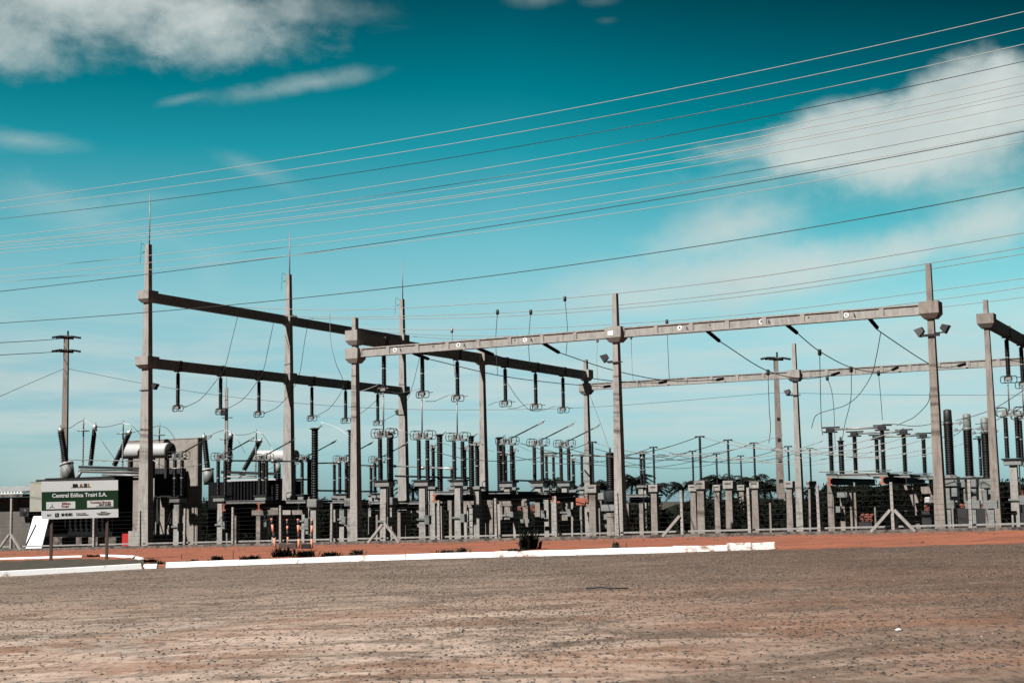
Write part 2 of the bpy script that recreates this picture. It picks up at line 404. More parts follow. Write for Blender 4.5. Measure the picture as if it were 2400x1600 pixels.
# ------------------------------------------------------------------ sky, sun
SUN_EL = radians(46); sx, sy = -.70, -.714
w = bpy.data.worlds.new('World'); S.world = w; w.use_nodes = True
nt = w.node_tree; N = nt.nodes; L = nt.links; bg = N['Background']
sky = N.new('ShaderNodeTexSky'); sky.sky_type = 'NISHITA'; sky.sun_disc = False
sky.sun_elevation = SUN_EL; sky.sun_rotation = atan2(sx, sy); sky.air_density = 1.0; sky.dust_density = .6; sky.ozone_density = 2.0
tc = N.new('ShaderNodeTexCoord'); sep = N.new('ShaderNodeSeparateXYZ'); L.new(tc.outputs['Generated'], sep.inputs[0])
def mth(op, a, b=None, c=None):
    x = N.new('ShaderNodeMath'); x.operation = op
    for i, q in enumerate((a, b, c)):
        if q is None: continue
        if isinstance(q, (int, float)): x.inputs[i].default_value = q
        else: L.new(q, x.inputs[i])
    return x.outputs[0]
def smooth(f, a, b, lo=0., hi=1.):
    r = N.new('ShaderNodeMapRange'); r.interpolation_type = 'SMOOTHSTEP'
    for k, q in (('From Min', a), ('From Max', b), ('To Min', lo), ('To Max', hi)): r.inputs[k].default_value = q
    L.new(f, r.inputs['Value']); return r.outputs[0]
def mixc(f, A, B, mode='MIX'):
    x = N.new('ShaderNodeMix'); x.data_type = 'RGBA'; x.blend_type = mode
    if isinstance(f, (int, float)): x.inputs['Factor'].default_value = f
    else: L.new(f, x.inputs['Factor'])
    for k, c in (('A', A), ('B', B)):
        if isinstance(c, tuple): x.inputs[k].default_value = (*c, 1)
        else: L.new(c, x.inputs[k])
    return x.outputs['Result']
yy = mth('MAXIMUM', mth('ABSOLUTE', sep.outputs['Y']), .02)
az = mth('DIVIDE', sep.outputs['X'], yy)          # tangent of the bearing from north
el = mth('DIVIDE', sep.outputs['Z'], mth('SQRT', mth('ADD', mth('MULTIPLY', sep.outputs['X'], sep.outputs['X']), mth('MULTIPLY', sep.outputs['Y'], sep.outputs['Y']))))
# the air filter of the graded photograph: teal, deepening with height and away from the sun
SKYRAMP = [(0., (.36, .60, .82)), (.025, (.40, .645, .82)), (.0826, (.57, .74, .75)), (.142, (.64, .915, .77)), (.186, (.42, .90, .735)), (.2486, (.05, .69, .557)), (.295, (.0, .485, .39)), (.348, (.0, .275, .233)), (.42, (.0, .075, .068)), (.6, (.02, .075, .08)), (1., (.06, .085, .09))]  # topmost stops, out of frame, kept dark to hold down ambient light
def lin(c): return tuple(((q / 255 + .055) / 1.055) ** 2.4 if q > 10 else q / 255 / 12.92 for q in c)
cr = N.new('ShaderNodeValToRGB'); e = cr.color_ramp.elements
while len(e) < len(SKYRAMP): e.new(.5)
for i, (p_, c_) in enumerate(SKYRAMP): e[i].position = p_; e[i].color = (*c_, 1)
side = mth('MULTIPLY', mth('MAXIMUM', az, 0.), .20)            # darker to the right (away from the sun)
elw = mth('ADD', el, mth('MULTIPLY', side, smooth(el, .02, .32)))
L.new(elw, cr.inputs[0])
skyc = mixc(1., sky.outputs[0], cr.outputs[0], 'MULTIPLY')
# clouds, laid out by bearing and height
cv = N.new('ShaderNodeCombineXYZ'); L.new(az, cv.inputs[0]); L.new(el, cv.inputs[1])
def cn(scale, st, det=7, ro=.6, dist=0., off=(0, 0, 0)):
    mp = N.new('ShaderNodeMapping'); mp.inputs['Scale'].default_value = st; mp.inputs['Location'].default_value = off
    L.new(cv.outputs[0], mp.inputs[0]); n = N.new('ShaderNodeTexNoise'); n.inputs['Scale'].default_value = scale
    n.inputs['Detail'].default_value = det; n.inputs['Roughness'].default_value = ro; n.inputs['Distortion'].default_value = dist
    L.new(mp.outputs[0], n.inputs['Vector']); return n.outputs['Fac']
def sky_pt(x, y): d = ray(x, y); return d[0] / d[1], d[2] / sqrt(d[0] ** 2 + d[1] ** 2)
n_puff = cn(17, (1, 1.35, 1), 9, .60, .12, (3.1, 1.7, 0))
n_wisp = cn(15, (1, 3.0, 1), 8, .66, .5, (7.3, 2.2, 0))
def blob(x, y, rx, ry, rot, soft, amp, noise, namp):
    s0, t0 = sky_pt(x, y); rx /= FP; ry /= FP; c, s_ = cos(radians(rot)), sin(radians(rot))
    dx = mth('SUBTRACT', az, s0); dy = mth('SUBTRACT', el, t0)
    a = mth('ADD', mth('MULTIPLY', dx, c / rx), mth('MULTIPLY', dy, s_ / rx))
    b = mth('ADD', mth('MULTIPLY', dx, -s_ / ry), mth('MULTIPLY', dy, c / ry))
    r = mth('SQRT', mth('ADD', mth('MULTIPLY', a, a), mth('MULTIPLY', b, b)))
    q = mth('ADD', mth('SUBTRACT', 1.1, r), mth('MULTIPLY', mth('SUBTRACT', noise, .5), namp))
    return mth('MULTIPLY', smooth(q, -.05 - soft * .25, soft * 1.25), amp * .86)
BL = [(110, -10, 340, 140, 4, .95, .98, 'p', 2.0), (430, 20, 270, 120, -8, 1.0, .88, 'p', 2.3), (30, 95, 140, 75, 0, 1.0, .62, 'p', 2.2), (660, 30, 170, 50, 5, 1.2, .45, 'p', 2.4), (520, 115, 110, 50, 0, 1.2, .42, 'p', 2.4), (850, 30, 110, 36, 0, 1.6, .20, 'w', 3.2),
      (735, 194, 170, 26, 9, 1.15, .58, 'p', 2.0), (590, 222, 110, 24, 7, 1.3, .42, 'p', 2.6), (430, 232, 56, 11, 15, 1.2, .26, 'w', 2.4),
      (40, 328, 140, 24, -3, 1.2, .48, 'w', 1.8), (600, 402, 110, 26, -22, 1.2, .30, 'w', 2.2), (190, 500, 240, 50, -14, 1.4, .34, 'w', 2.4), (330, 470, 120, 24, 5, 1.4, .25, 'w', 2.4), (490, 610, 46, 56, 0, 1.4, .18, 'p', 2.),
      (1950, 318, 190, 74, 12, .45, .98, 'p', 1.1), (2080, 330, 200, 90, 0, .5, .9, 'p', 1.2), (2230, 245, 160, 100, 25, .42, .98, 'p', 1.1), (2380, 225, 130, 95, 0, .42, .92, 'p', 1.1), (2200, 340, 340, 95, 6, .7, .95, 'p', 1.3), (1770, 345, 160, 36, 6, 1., .58, 'w', 1.8), (1900, 390, 320, 60, 4, 1.4, .55, 'w', 1.8), (2250, 430, 260, 50, 4, 1.5, .5, 'w', 1.8),
      (1740, 525, 210, 66, 12, 1.0, .85, 'p', 1.7), (1600, 565, 140, 40, 8, 1.2, .45, 'w', 2.), (1700, 645, 370, 72, 5, 1.0, .88, 'p', 1.6), (2050, 605, 370, 56, 11, 1.0, .86, 'p', 1.5), (2330, 520, 200, 76, 8, 1.0, .85, 'p', 1.5), (1500, 705, 280, 50, 4, 1.3, .5, 'w', 1.8), (2200, 780, 330, 70, 3, 1.4, .5, 'w', 1.6),
      (1262, -4, 60, 24, 0, 1.5, .36, 'p', 3.0), (1410, 2, 44, 14, 0, 1.6, .20, 'p', 2.6), (1422, 48, 24, 9, 0, 1.8, .14, 'p', 2.8),
      (2060, 1050, 220, 110, 5, 1.1, .80, 'p', 1.6), (150, 1110, 220, 50, 0, 1.2, .6, 'p', 1.6)]
tot = None
for (x, y, rx, ry, rot, soft, amp, k, na) in BL:
    q = blob(x, y, rx, ry, rot, soft, amp, n_puff if k == 'p' else n_wisp, na)
    tot = q if tot is None else mth('ADD', tot, mth('MULTIPLY', mth('SUBTRACT', 1., tot), q))
# thin stratus veil in the lower sky
n_st = cn(9, (1, 9, 1), 6, .55, .15, (1.3, 4.4, 0))
band = mth('MULTIPLY', smooth(el, .02, .06), smooth(el, .16, .075))
veil = mth('MULTIPLY', mth('MULTIPLY', smooth(n_st, .30, .66), band), .60)
tot = mth('ADD', tot, mth('MULTIPLY', mth('SUBTRACT', 1., tot), veil))
ccol = mixc(smooth(el, .05, .33), (.62, .695, .665), (.66, .72, .70))
shade = cn(8, (1, 2.2, 1), 5, .6, 0, (9., 3., 0))
ccol = mixc(smooth(shade, .42, .68, 0., .34), ccol, (.40, .50, .51))
# unseen sky behind the camera: left cloudless and dimmed to cut ambient light
SKY_STR = .14 / KX
cc2 = mixc(1., ccol, (1 / (SKY_STR * KX),) * 3, 'MULTIPLY')
front = smooth(sep.outputs['Y'], .3, .6)
tot = mth('MULTIPLY', tot, front)
skyc = mixc(1., skyc, mixc(smooth(sep.outputs['Y'], .1, .75), (.26, .25, .24), (1., 1., 1.)), 'MULTIPLY')
final = mixc(tot, skyc, cc2)
L.new(final, bg.inputs['Color']); bg.inputs['Strength'].default_value = SKY_STR
sl = bpy.data.lights.new('sun', 'SUN'); sl.energy = 5.0; sl.angle = radians(.53); sl.color = (1., .968, .925)
so = bpy.data.objects.new('sun', sl); COL.objects.link(so)
so.rotation_euler = Vector((sx * cos(SUN_EL), sy * cos(SUN_EL), sin(SUN_EL))).to_track_quat('Z', 'Y').to_euler()
S.view_settings.view_transform = 'Standard'; S.view_settings.look = 'None'; S.view_settings.exposure = math.log2(KX); S.view_settings.gamma = 1

# ------------------------------------------------------------------ gantries
zL, zD, zP = 9.02, 9.75, 13.4       # heights of the front/rear light beams, the dark cross beams, the tall beams
UQ, UP = 0., -15.8
QV = [0., onu(1130, 838, UQ)[1], 25.8]; PV = [onu(345, 852, UP)[1], onu(677, 884, UP)[1], onu(944, 919, UP)[1]]
def block(mb, u, v, z, a, h, dirs=('u',)):   # column head: square collar, lower corners cut
    b = a / 2
    mb.box((u - b, v - b, z - h * .2), (u + b, v + b, z + h / 2))
    P = [(u - b * .62, v - b * .62, z - h / 2), (u + b * .62, v - b * .62, z - h / 2), (u + b * .62, v + b * .62, z - h / 2), (u - b * .62, v + b * .62, z - h / 2)]
    T = [(u - b, v - b, z - h * .2), (u + b, v - b, z - h * .2), (u + b, v + b, z - h * .2), (u - b, v + b, z - h * .2)]
    mb.hexa(P + T)
def floodlight(root, u, v, z, du, dv):
    mb = MB(); d = np.array([du, dv, -.55]); d /= np.linalg.norm(d); c = np.array([u, v, z])
    h = c + d * .30; mb.bar(c + d * .02, h, .30, .36)
    n = len(mb.v) - 8
    for i in range(n, n + 4): q = np.array(mb.v[i]) - c; mb.v[i] = tuple(c + q * np.array([.5, .5, .55]))
    mb.build('floodlight', 'black', root)
def post(u, v, top, label, wb, wt, heads, rod=None, lights=(), m='concrete'):
    z0 = zuv(u, v); r = thing('gantry_post', label, 'concrete post', u, v, z0, 'concrete gantry posts')
    mb = MB(); mb.taper((u, v), z0 - .65, top, wb[0], wb[1], wt[0], wt[1]); mb.build('shaft', m, r)
    for z, a, h in heads:
        mb = MB(); block(mb, u, v, z, a, h); mb.build('column_head', m, r)
    if rod:
        mb = MB(); mb.tube([(u + .06, v, top - .3), (u + .06, v, rod)], .042, 6, .022); mb.build('lightning_rod', 'cond', r)
        mb = MB(); mb.tube(catmull([(u - .12, v - .1, top - .1), (u - .42, v - .1, top + .12), (u - .55, v, top - .3), (u - .6, v, top - 1.0)]), .012, 4); mb.tube([(u - .45, v, top - .45), (u - .1, v, top - .3)], .02, 4)
        mb.build('earth_wire_bracket', 'steel_dark', r)
    for (z, du, dv) in lights:
        floodlight(r, u + du * .42, v + dv * .42, z, du, dv)
        mb = MB(); mb.bar((u + du * .1, v + dv * .1, z - .25), (u + du * .55, v + dv * .55, z - .25), .05, .05); mb.bar((u - .35, v - .2, z - .32), (u + .35, v - .2, z - .32), .04, .05); mb.build('lamp_bracket', 'steel_dark', r)
    return r
def ptop(x, y, u, v):
    d = ray(x, y); q = W(u, v, 0); t = q[1] / d[1]; return 1.72 + d[2] * t
# tall left row
for i, (x, yt, yr) in enumerate([(351, 573, 457), (676, 643, 543), (943, 701, 611)]):
    v = PV[i]; top = ptop(x, yt, UP, v)
    post(UP, v, top, ['tall post with lightning rod beside the green sign, nearest of the left row', 'tall post with lightning rod in the middle of the left row', 'tall post with lightning rod at the far end of the left row'][i],
         (.80, .46), (.25, .27), [(zP, .80 if i == 0 else .74, .66), (zD, .92 if i == 0 else .74, .66)], ptop(x, yr, UP, v), [(8.55, .9, .1)] if i == 0 else ([(8.4, -.9, .3)] if i == 2 else []))
for i, (x, yt) in enumerate([(831, 745), (1130, 823), (1366, 843)]):
    v = QV[i]; top = ptop(x, yt, UQ, v)
    post(UQ, v, top, ['short post in front centre carrying both a dark beam and a pale lettered beam', 'post half way along the dark central beam', 'post where the dark central beam meets the rear pale beam'][i],
         (.44, .46), (.20, .26), [(zD, .70, .70)] + ([(zL - .14, .72, .70)] if i != 1 else []))
for (x, yt, u, v, lab, li) in [(1444, 688, 13.7, 0., 'post joining the two lettered pale beams, with a small white plate on its head', [(8.05, -.9, -.2)]), (2175, 618, 27.2, -.1, 'right corner post of the lettered pale beam, with two floodlights', [(8.25, -.8, .2), (8.3, .9, -.1)]),
                     (1862, 805, 13.7, 25.7, 'far post carrying the rear pale beam beside the utility pole', [(8.1, -.9, .2)]), (2322, 703, 27.2, 11.8, 'post at the right edge carrying the dark beam that runs out of the frame', [])]:
    top = ptop(x, yt, u, v)
    r = post(u, v, top, lab, (.42, .48), (.19, .24), [(zL - .08 if x != 2322 else zD, .76, .66)], None, li, 'concrete_warm' if x > 2000 else 'concrete')  # right-hand posts: lens vignetting put into a darker concrete colour
    if x == 1444:
        mb = MB(); mb.box((u - .22, v - .402, zL - .12), (u + .04, v - .384, zL + .06)); mb.build('number_plate', 'white_plain', r)
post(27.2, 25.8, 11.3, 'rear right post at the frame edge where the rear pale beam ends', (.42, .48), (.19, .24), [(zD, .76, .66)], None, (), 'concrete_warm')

def text_mesh(body, size, name, m, parent, place_fn, bold=0., align='CENTER', xs=1.0):
    """real letters from the built-in font, as a thin mesh; place_fn maps (x, y, depth) of the lettering plane to u, v, z"""
    cu = bpy.data.curves.new('lettering', 'FONT'); cu.body = body; cu.size = size; cu.align_x = align; cu.align_y = 'CENTER'; cu.offset = bold; cu.extrude = .003; cu.resolution_u = 2
    o = bpy.data.objects.new('lettering', cu); COL.objects.link(o)
    dg = bpy.context.evaluated_depsgraph_get(); me = o.evaluated_get(dg).to_mesh()
    vs = [place_fn(q.co.x * xs, q.co.y, q.co.z) for q in me.vertices]; fs = [tuple(p.vertices) for p in me.polygons]
    o.to_mesh_clear(); bpy.data.objects.remove(o); bpy.data.curves.remove(cu)
    mb = MB(); mb.add(vs, fs); return mb.build(name, m, parent)

def pale_beam(u0, u1, v, label, letters, z=zL, H=.43, D=.30):
    um = (u0 + u1) / 2
    r = thing('crossbeam', label, 'concrete beam', u0 + .3, v, z, 'pale concrete beams')
    mb = MB(); a, b = u0 + .3, u1 - .3
    mb.box((a, v - D / 2 + .05, z - H / 2 + .055), (b, v + D / 2 - .05, z + H / 2 - .055))        # web
    mb.box((a, v - D / 2, z - H / 2), (b, v + D / 2, z - H / 2 + .055)); mb.box((a, v - D / 2, z + H / 2 - .055), (b, v + D / 2, z + H / 2))
    n = 8
    for i in range(n + 1):
        c = a + (b - a) * i / n
        w_ = .09 if 0 < i < n else .16
        mb.box((max(a, c - w_), v - D / 2 + .006, z - H / 2 + .055), (min(b, c + w_), v + D / 2 - .006, z + H / 2 - .055))
    mb.build('beam', 'concrete', r)
    for ch, fr in letters:
        c = a + (b - a) * fr
        mb = MB(); k = 20; vs = [(c + .105 * cos(2 * pi * j / k), v - D / 2 + .034, z + .105 * sin(2 * pi * j / k)) for j in range(k)] + [(c + .105 * cos(2 * pi * j / k), v - D / 2 + .049, z + .105 * sin(2 * pi * j / k)) for j in range(k)]
        mb.add(vs, [tuple(range(k))[::-1], tuple(range(k, 2 * k))] + [(j, (j + 1) % k, k + (j + 1) % k, k + j) for j in range(k)])
        d = mb.build('phase_plate', 'white_plain', r)
        text_mesh(ch, .17, 'phase_letter', 'black', d, lambda x, y, q, c=c: (c + x, v - D / 2 + .030 - q, z + y), bold=.006)
        mb = MB(); mb.tube([(c + .30, v - D / 2 + .02, z + .05), (c + .34, v - D / 2 - .03, z + .02), (c + .34, v - D / 2 - .03, z - .12)], .018, 5); mb.build('hook', 'steel_dark', r)
    for fr in (.30, .63):
        if letters:
            c = a + (b - a) * (fr + .015); mb = MB(); mb.lathe([(.03, 0), (.03, .012)], (c, v - D / 2 + .046, z + .03), (0, -1, 0), 8); mb.build('bolt_hole', 'black', r)
    return r
pale_beam(UQ, 13.7, 0, 'front pale beam lettered A B C, the left one of the pair', [('A', .155), ('B', .42), ('C', .685)])
pale_beam(13.7, 27.2, 0, 'front pale beam lettered A B C, the right one of the pair', [('A', .21), ('B', .49), ('C', .765)])
pale_beam(UQ, 13.7, 25.75, 'rear pale beam left of the utility pole', [])
pale_beam(13.7, 27.2, 25.75, 'rear pale beam running off to the right edge', [])
def dark_beam(u, v0, v1, z, label, H=.5, D=.36, clamps=()):
    r = thing('crossbeam', label, 'concrete beam', u, v0 + .34, z, 'dark concrete cross beams')
    mb = MB(); mb.box((u - D / 2, v0 + .34, z - H / 2), (u + D / 2, v1 - .34, z + H / 2)); mb.build('beam', 'concrete', r)
    for c in clamps:
        mb = MB(); mb.box((u - D / 2 - .03, c - .13, z - H / 2 - .05), (u + D / 2 + .03, c + .13, z + H / 2 + .03)); mb.build('clamp', 'concrete_dark', r)
    return r
HP = [417, 517, 607, 731, 810, 885]; HQ = [900, 990, 1072, 1184, 1255, 1319]; HT = [2361, 2394]
vP = [onu(x, 915, UP)[0 + 1] for x in HP]; vQ = [onu(x, 880, UQ)[1] for x in HQ]; vT = [onu(x, 830, 27.2)[1] for x in HT]
dark_beam(UP, PV[0], PV[1], zP, 'upper dark beam of the tall left row, nearer span', .52)
dark_beam(UP, PV[1], PV[2], zP, 'upper dark beam of the tall left row, farther span', .52)
dark_beam(UP, PV[0], PV[1], zD, 'lower dark beam of the tall left row, nearer span', .54, clamps=vP[:3])
dark_beam(UP, PV[1], PV[2], zD, 'lower dark beam of the tall left row, farther span', .54, clamps=vP[3:])
dark_beam(UQ, QV[0], QV[1], zD, 'central dark beam passing behind the lettered beam, nearer span', clamps=vQ[:3])
dark_beam(UQ, QV[1], QV[2], zD, 'central dark beam with three idle hanging insulators, farther span', clamps=vQ[3:])
dark_beam(27.2, 11.8, 25.8, zD, 'dark beam at the right edge running back from the corner post', clamps=vT)

# ------------------------------------------------------------------ hanging insulators (upper contacts of the pantograph switches)
def hang_proto(u, v, z):   # z = underside of beam
    r = thing('hanging_insulator', '', 'insulator', u, v, z)
    mb = MB(); mb.box((u - .2, v - .12, z - .05), (u + .2, v + .12, z - .0)); mb.tube([(u, v, z - .05), (u, v, z - .16)], .05); mb.build('mounting_plate', 'steel', r)
    for k in (0, 1):
        zt = z - .14 - k * .93
        mb = MB(); mb.lathe(sheds(.125, .86, 12, .78), (u, v, zt), (0, 0, -1)); mb.build('insulator', 'insulator', r)
    mb = MB(); mb.lathe([(.08, 0), (.10, .02), (.10, .05), (.08, .07)], (u, v, z - 1.0), (0, 0, -1)); mb.build('flange', 'steel', r)
    zb = z - 2.3
    mb = MB(); mb.tube([(u, v, zb + .37), (u, v, zb + .15)], .06); mb.box((u - .2, v - .1, zb + .15), (u + .12, v + .1, zb + .33)); mb.bar((u - .36, v, zb + .3), (u + .62, v, zb + .27), .04, .03); mb.build('contact_head', 'steel', r)
    mb = MB(); mb.ring((u + .22, v, zb + .19), .17, .022, (0, 1, 0), 16, 1.); mb.ring((u - .22, v, zb + .19), .17, .022, (0, 1, 0), 16, 1.); mb.ring((u, v - .14, zb + .19), .18, .02, (0, 1, 0), 16, 1.); mb.build('corona_ring', 'steel_dark', r)
    return r
for i, (x, v) in enumerate(zip(HP, vP)):
    place('hang', hang_proto, UP, v, zD - .27, 'black insulator hanging from the left lower beam, %s' % nth(i, 6), 'insulators hanging from the left beam')
for i, (x, v) in enumerate(zip(HQ, vQ)):
    place('hang', hang_proto, UQ, v, zD - .25, ('black insulator under the central beam, contact rod below, %s of three' % nth(i, 3)) if i < 3 else ('idle black insulator under the central beam, %s of three' % nth(i - 3, 3)), 'insulators hanging from the central beam')
for i, v in enumerate(vT):
    place('hang', hang_proto, 27.2, v, zD - .25, 'black insulator hanging at the right edge, %s' % ['nearer to the post', 'farther from the post'][i], 'insulators hanging at the right edge')

# ------------------------------------------------------------------ pantograph switches below them
def panto(kind, zb):
    def f(u, v, z):
        r = thing('pantograph_switch', '', 'switch', u, v, z)
        B = zb
        mb = MB(); mb.taper((u, v), z - .65, B - .30, .40, .36, .34, .32); mb.build('pedestal', 'concrete', r)
        mb = MB(); mb.bevbox((u - .42, v - .28, B - .3), (u + .42, v + .28, B - .04), .02); mb.build('drive_box', 'steel', r)
        mb = MB(); mb.box((u - .5, v - .34, B - .04), (u + .52, v + .34, B + .04)); mb.tube([(u + .3, v - .2, z + .4), (u + .3, v - .2, B - .3)], .035); mb.build('base_frame', 'steel_dark', r)
        mb = MB(); mb.bar((u - .28, v - .2, z + 1.05), (u + .30, v - .2, z + 1.05), .1, .10); mb.bevbox((u + .24, v - .34, z + .8), (u + .52, v - .1, z + 1.25), .01); mb.build('control_box', 'grey_paint', r)
        for s in (-.26, .26):
            for k in (0, 1):
                mb = MB(); mb.lathe(sheds(.125, .98, 13, .78), (u + s, v, B + .06 + k * 1.02)); mb.build('insulator', 'insulator', r)
            mb = MB(); mb.lathe([(.08, -.01), (.115, .0), (.115, .05), (.08, .06)], (u + s, v, B + 1.04)); mb.build('flange', 'steel', r)
        T = B + 2.1
        mb = MB(); mb.bar((u - .48, v, T + .06), (u + .5, v, T + .06), .16, .09); mb.box((u - .4, v - .09, T + .1), (u - .1, v + .09, T + .34)); mb.box((u + .05, v - .08, T + .1), (u + .26, v + .08, T + .26)); mb.bar((u - .7, v, T + .26), (u + .1, v, T + .28), .05, .04); mb.bar((u - .1, v, T + .38), (u + .7, v - .02, T + .18), .05, .04); mb.build('contact_head', 'steel', r)
        for s in (-.42, .42):
            for dv in (-.16, .16):
                mb = MB(); mb.ring((u + s, v + dv, T + .22), .26, .02, (0, 1, 0), 16, .86); mb.build('corona_ring', 'steel_dark', r)
        if kind == 'open':
            P = np.array([u - .15, v, T + .2]); Q = P + np.array([2.45, 0, 1.0])
            mb = MB(); mb.bar(P, P + (Q - P) * .9, .05, .06); mb.bar(P + (0, .08, .02), P + (Q - P) * .45 + (0, .08, .02), .04, .04); mb.build('arm', 'steel_dark', r)
            mb = MB(); mb.bar(P + (Q - P) * .88, Q, .07, .09); mb.tube([Q, Q + (.12, 0, .14)], .03); mb.build('arm_tip', 'alu', r)
        else:
            mb = MB(); mb.tube([(u - .05, v, T + .3), (u - .05, v, zD - .25 - 2.2)], .038); mb.build('contact_rod', 'cond', r)
        return r
    return f
for i, (x0, x1) in enumerate([(409.5, 427), (510, 529), (601, 632), (710, 722), (798, 810), (881, 892)]):
    q = onu((x0 + x1) / 2, 1120, UP); v = q[1]
    place('pantoD', panto('open', 2.40), UP, v, zuv(UP, v), 'pantograph switch with raised open arm under the left beam, %s' % nth(i, 6), 'open pantograph switches of the left row')
for i, xc in enumerate([905, 997, 1078, 1190, 1262, 1324]):
    q = onu(xc, 1085, UQ); v = q[1] if i > 2 else vQ[i]
    lab = ('pantograph switch with upright rod under the central beam, %s of three' % nth(i, 3)) if i < 3 else ('pantograph switch with open arm right of the central post, %s of three' % nth(i - 3, 3))
    place('pantoQ' + ('c' if i < 3 else 'o'), panto('closed' if i < 3 else 'open', 2.95), UQ, v, zuv(UQ, v), lab, 'pantograph switches of the central row')
for i, v in enumerate(vT):
    place('pantoQc', None, 27.2, v, zuv(27.2, v), 'pantograph switch with a straight rod at the right edge, %s' % ['nearer one', 'farther one'][i], 'pantograph switches at the right edge')

# ------------------------------------------------------------------ current transformers, breaker poles, support insulators
def ct_proto(u, v, z, base=2.25, L=3.35, r0=.185):
    r = thing('current_transformer', '', 'transformer', u, v, z)
    mb = MB(); mb.taper((u, v), z - .65, z + base - .42, .36, .34, .32, .30); mb.build('pedestal', 'concrete', r)
    mb = MB(); mb.bevbox((u - .3, v - .3, z + base - .42), (u + .3, v + .3, z + base), .03); mb.build('base_tank', 'grey_paint', r)
    mb = MB(); mb.bevbox((u - .55, v - .2, z + .9), (u - .28, v + .1, z + 1.3), .02); mb.build('terminal_box', 'grey_paint', r)
    mb = MB(); mb.lathe([(r0 * 1.1, 0), (r0 * 1.1, .06)] + [(q, h + .06) for q, h in sheds(r0, L, 26, .82)], (u, v, z + base)); mb.build('insulator', 'insulator', r)
    t = z + base + L + .06
    mb = MB(); mb.lathe([(r0 * .9, 0), (r0 * .9, .08), (r0 * 1.25, .1), (r0 * 1.25, .16), (r0 * .5, .18)], (u, v, t)); mb.build('cap', 'steel_dark', r)
    mb = MB(); mb.bar((u + .1, v, t + .1), (u + .42, v, t + .28), .08, .05); mb.bar((u - .34, v, t + .13), (u, v, t + .13), .06, .04); mb.build('terminal', 'steel', r)
    return r
for i, (x, yt) in enumerate([(738, 997), (824, 1002), (915, 1008), (1031, 1017), (1105, 1022), (1171, 1028)]):
    q = onu(x, 1080, -4.2); z = zuv(-4.2, q[1])
    place('ct', ct_proto, -4.2, q[1], z, 'tall black current transformer in the row left of the central beam, %s' % nth(i, 6), 'tall current transformers of the central row')
def sup(base, n, L, r0, head=True):
    def f(u, v, z):
        r = thing('support_insulator', '', 'insulator', u, v, z)
        mb = MB(); mb.taper((u, v), z - .65, z + base - .14, .34, .32, .30, .28); mb.build('pedestal', 'concrete', r)
        mb = MB(); mb.box((u - .26, v - .24, z + base - .14), (u + .26, v + .24, z + base)); mb.build('base_plate', 'steel', r)
        for k in range(n):
            mb = MB(); mb.lathe(sheds(r0, L, int(L * 12), .66), (u, v, z + base + .03 + k * (L + .06))); mb.build('insulator', 'insulator', r)
            mb = MB(); mb.lathe([(r0 * .8, 0), (r0 * 1.05, .01), (r0 * 1.05, .05), (r0 * .8, .06)], (u, v, z + base + L + .02 + k * (L + .06))); mb.build('flange', 'steel', r)
        T = z + base + n * (L + .06) + .06
        if head:
            mb = MB(); mb.bar((u - .34, v, T), (u + .34, v, T), .12, .07); mb.bar((u - .2, v, T + .12), (u + .2, v, T + .12), .1, .06); mb.bar((u, v - .3, T + .05), (u, v + .3, T + .05), .07, .05); mb.build('clamp_head', 'alu', r)
        return r
    return f
SI = [(1119, 1138, 1090), (1204, 1142, 1060), (1282, 1145, 1063), (1298.5, 1146, 1067), (1365, 1150, 1075), (1382, 1150, 1074), (1504, 1147, 1073), (1511, 1146, 1071)]
for i, (x, yb, yt) in enumerate(SI):
    hz = 1180 - .017 * (x - 1200); Y = FP * .95 / (hz - yb); q = atY(x, yb, min(Y, 98)); z = zuv(q[0], q[1])
    place('sup%d' % (i < 2), sup(2.62, 2, .98, .14 if i < 2 else .12), q[0], q[1], z, 'two-piece black insulator on a pedestal in the central yard, %s' % nth(i, 8), 'two-piece support insulators of the central yard')

for i, (x, yb, yt, Y) in enumerate([(618, 1166, 1081, 90), (645, 1166, 1084, 93), (690, 1164, 1086, 97), (727, 1163, 1080, 92), (784, 1162, 1086, 99), (817, 1160, 1085, 98), (870, 1156, 1093, 101), (1003, 1140, 1096, 88), (1016, 1140, 1046, 84), (1060, 1142, 1098, 88), (1090, 1140, 1050, 84), (1123, 1139, 1056, 88), (1186, 1143, 1064, 90), (1345, 1148, 1077, 94)]):
    p = atY(x, yb, Y); t = atY(x, yt, Y)[2]; z = zuv(p[0], p[1]); L2 = (t - p[2]) / 2 - .1
    r = sup(p[2] - z, 2, L2, .135)(p[0], p[1], z); r['label'] = 'black insulator stack on a pedestal among the left and central switches, %s' % nth(i, 14); r['group'] = 'insulator stacks among the switches'
for pts, lab in (([(742, 1149, 92), (832, 1150, 94)], 'dark drive tube left of the short front post'), ([(848, 1151, 96), (884, 1151, 98)], 'short dark drive tube just right of the short front post'), ([(926, 1115, 84), (1105, 1120, 88)], 'dark drive tube across the central switches'), ([(1206, 1125, 88), (1345, 1129, 92)], 'dark drive tube across the open switches right of the central post')):
    P = [pY(*q) for q in pts]; mb = MB(); mb.tube(P, .055, 8); tag(mb.build('drive_tube', 'steel_dark', None, tuple(P[0]), world=True), lab, 'drive tube')

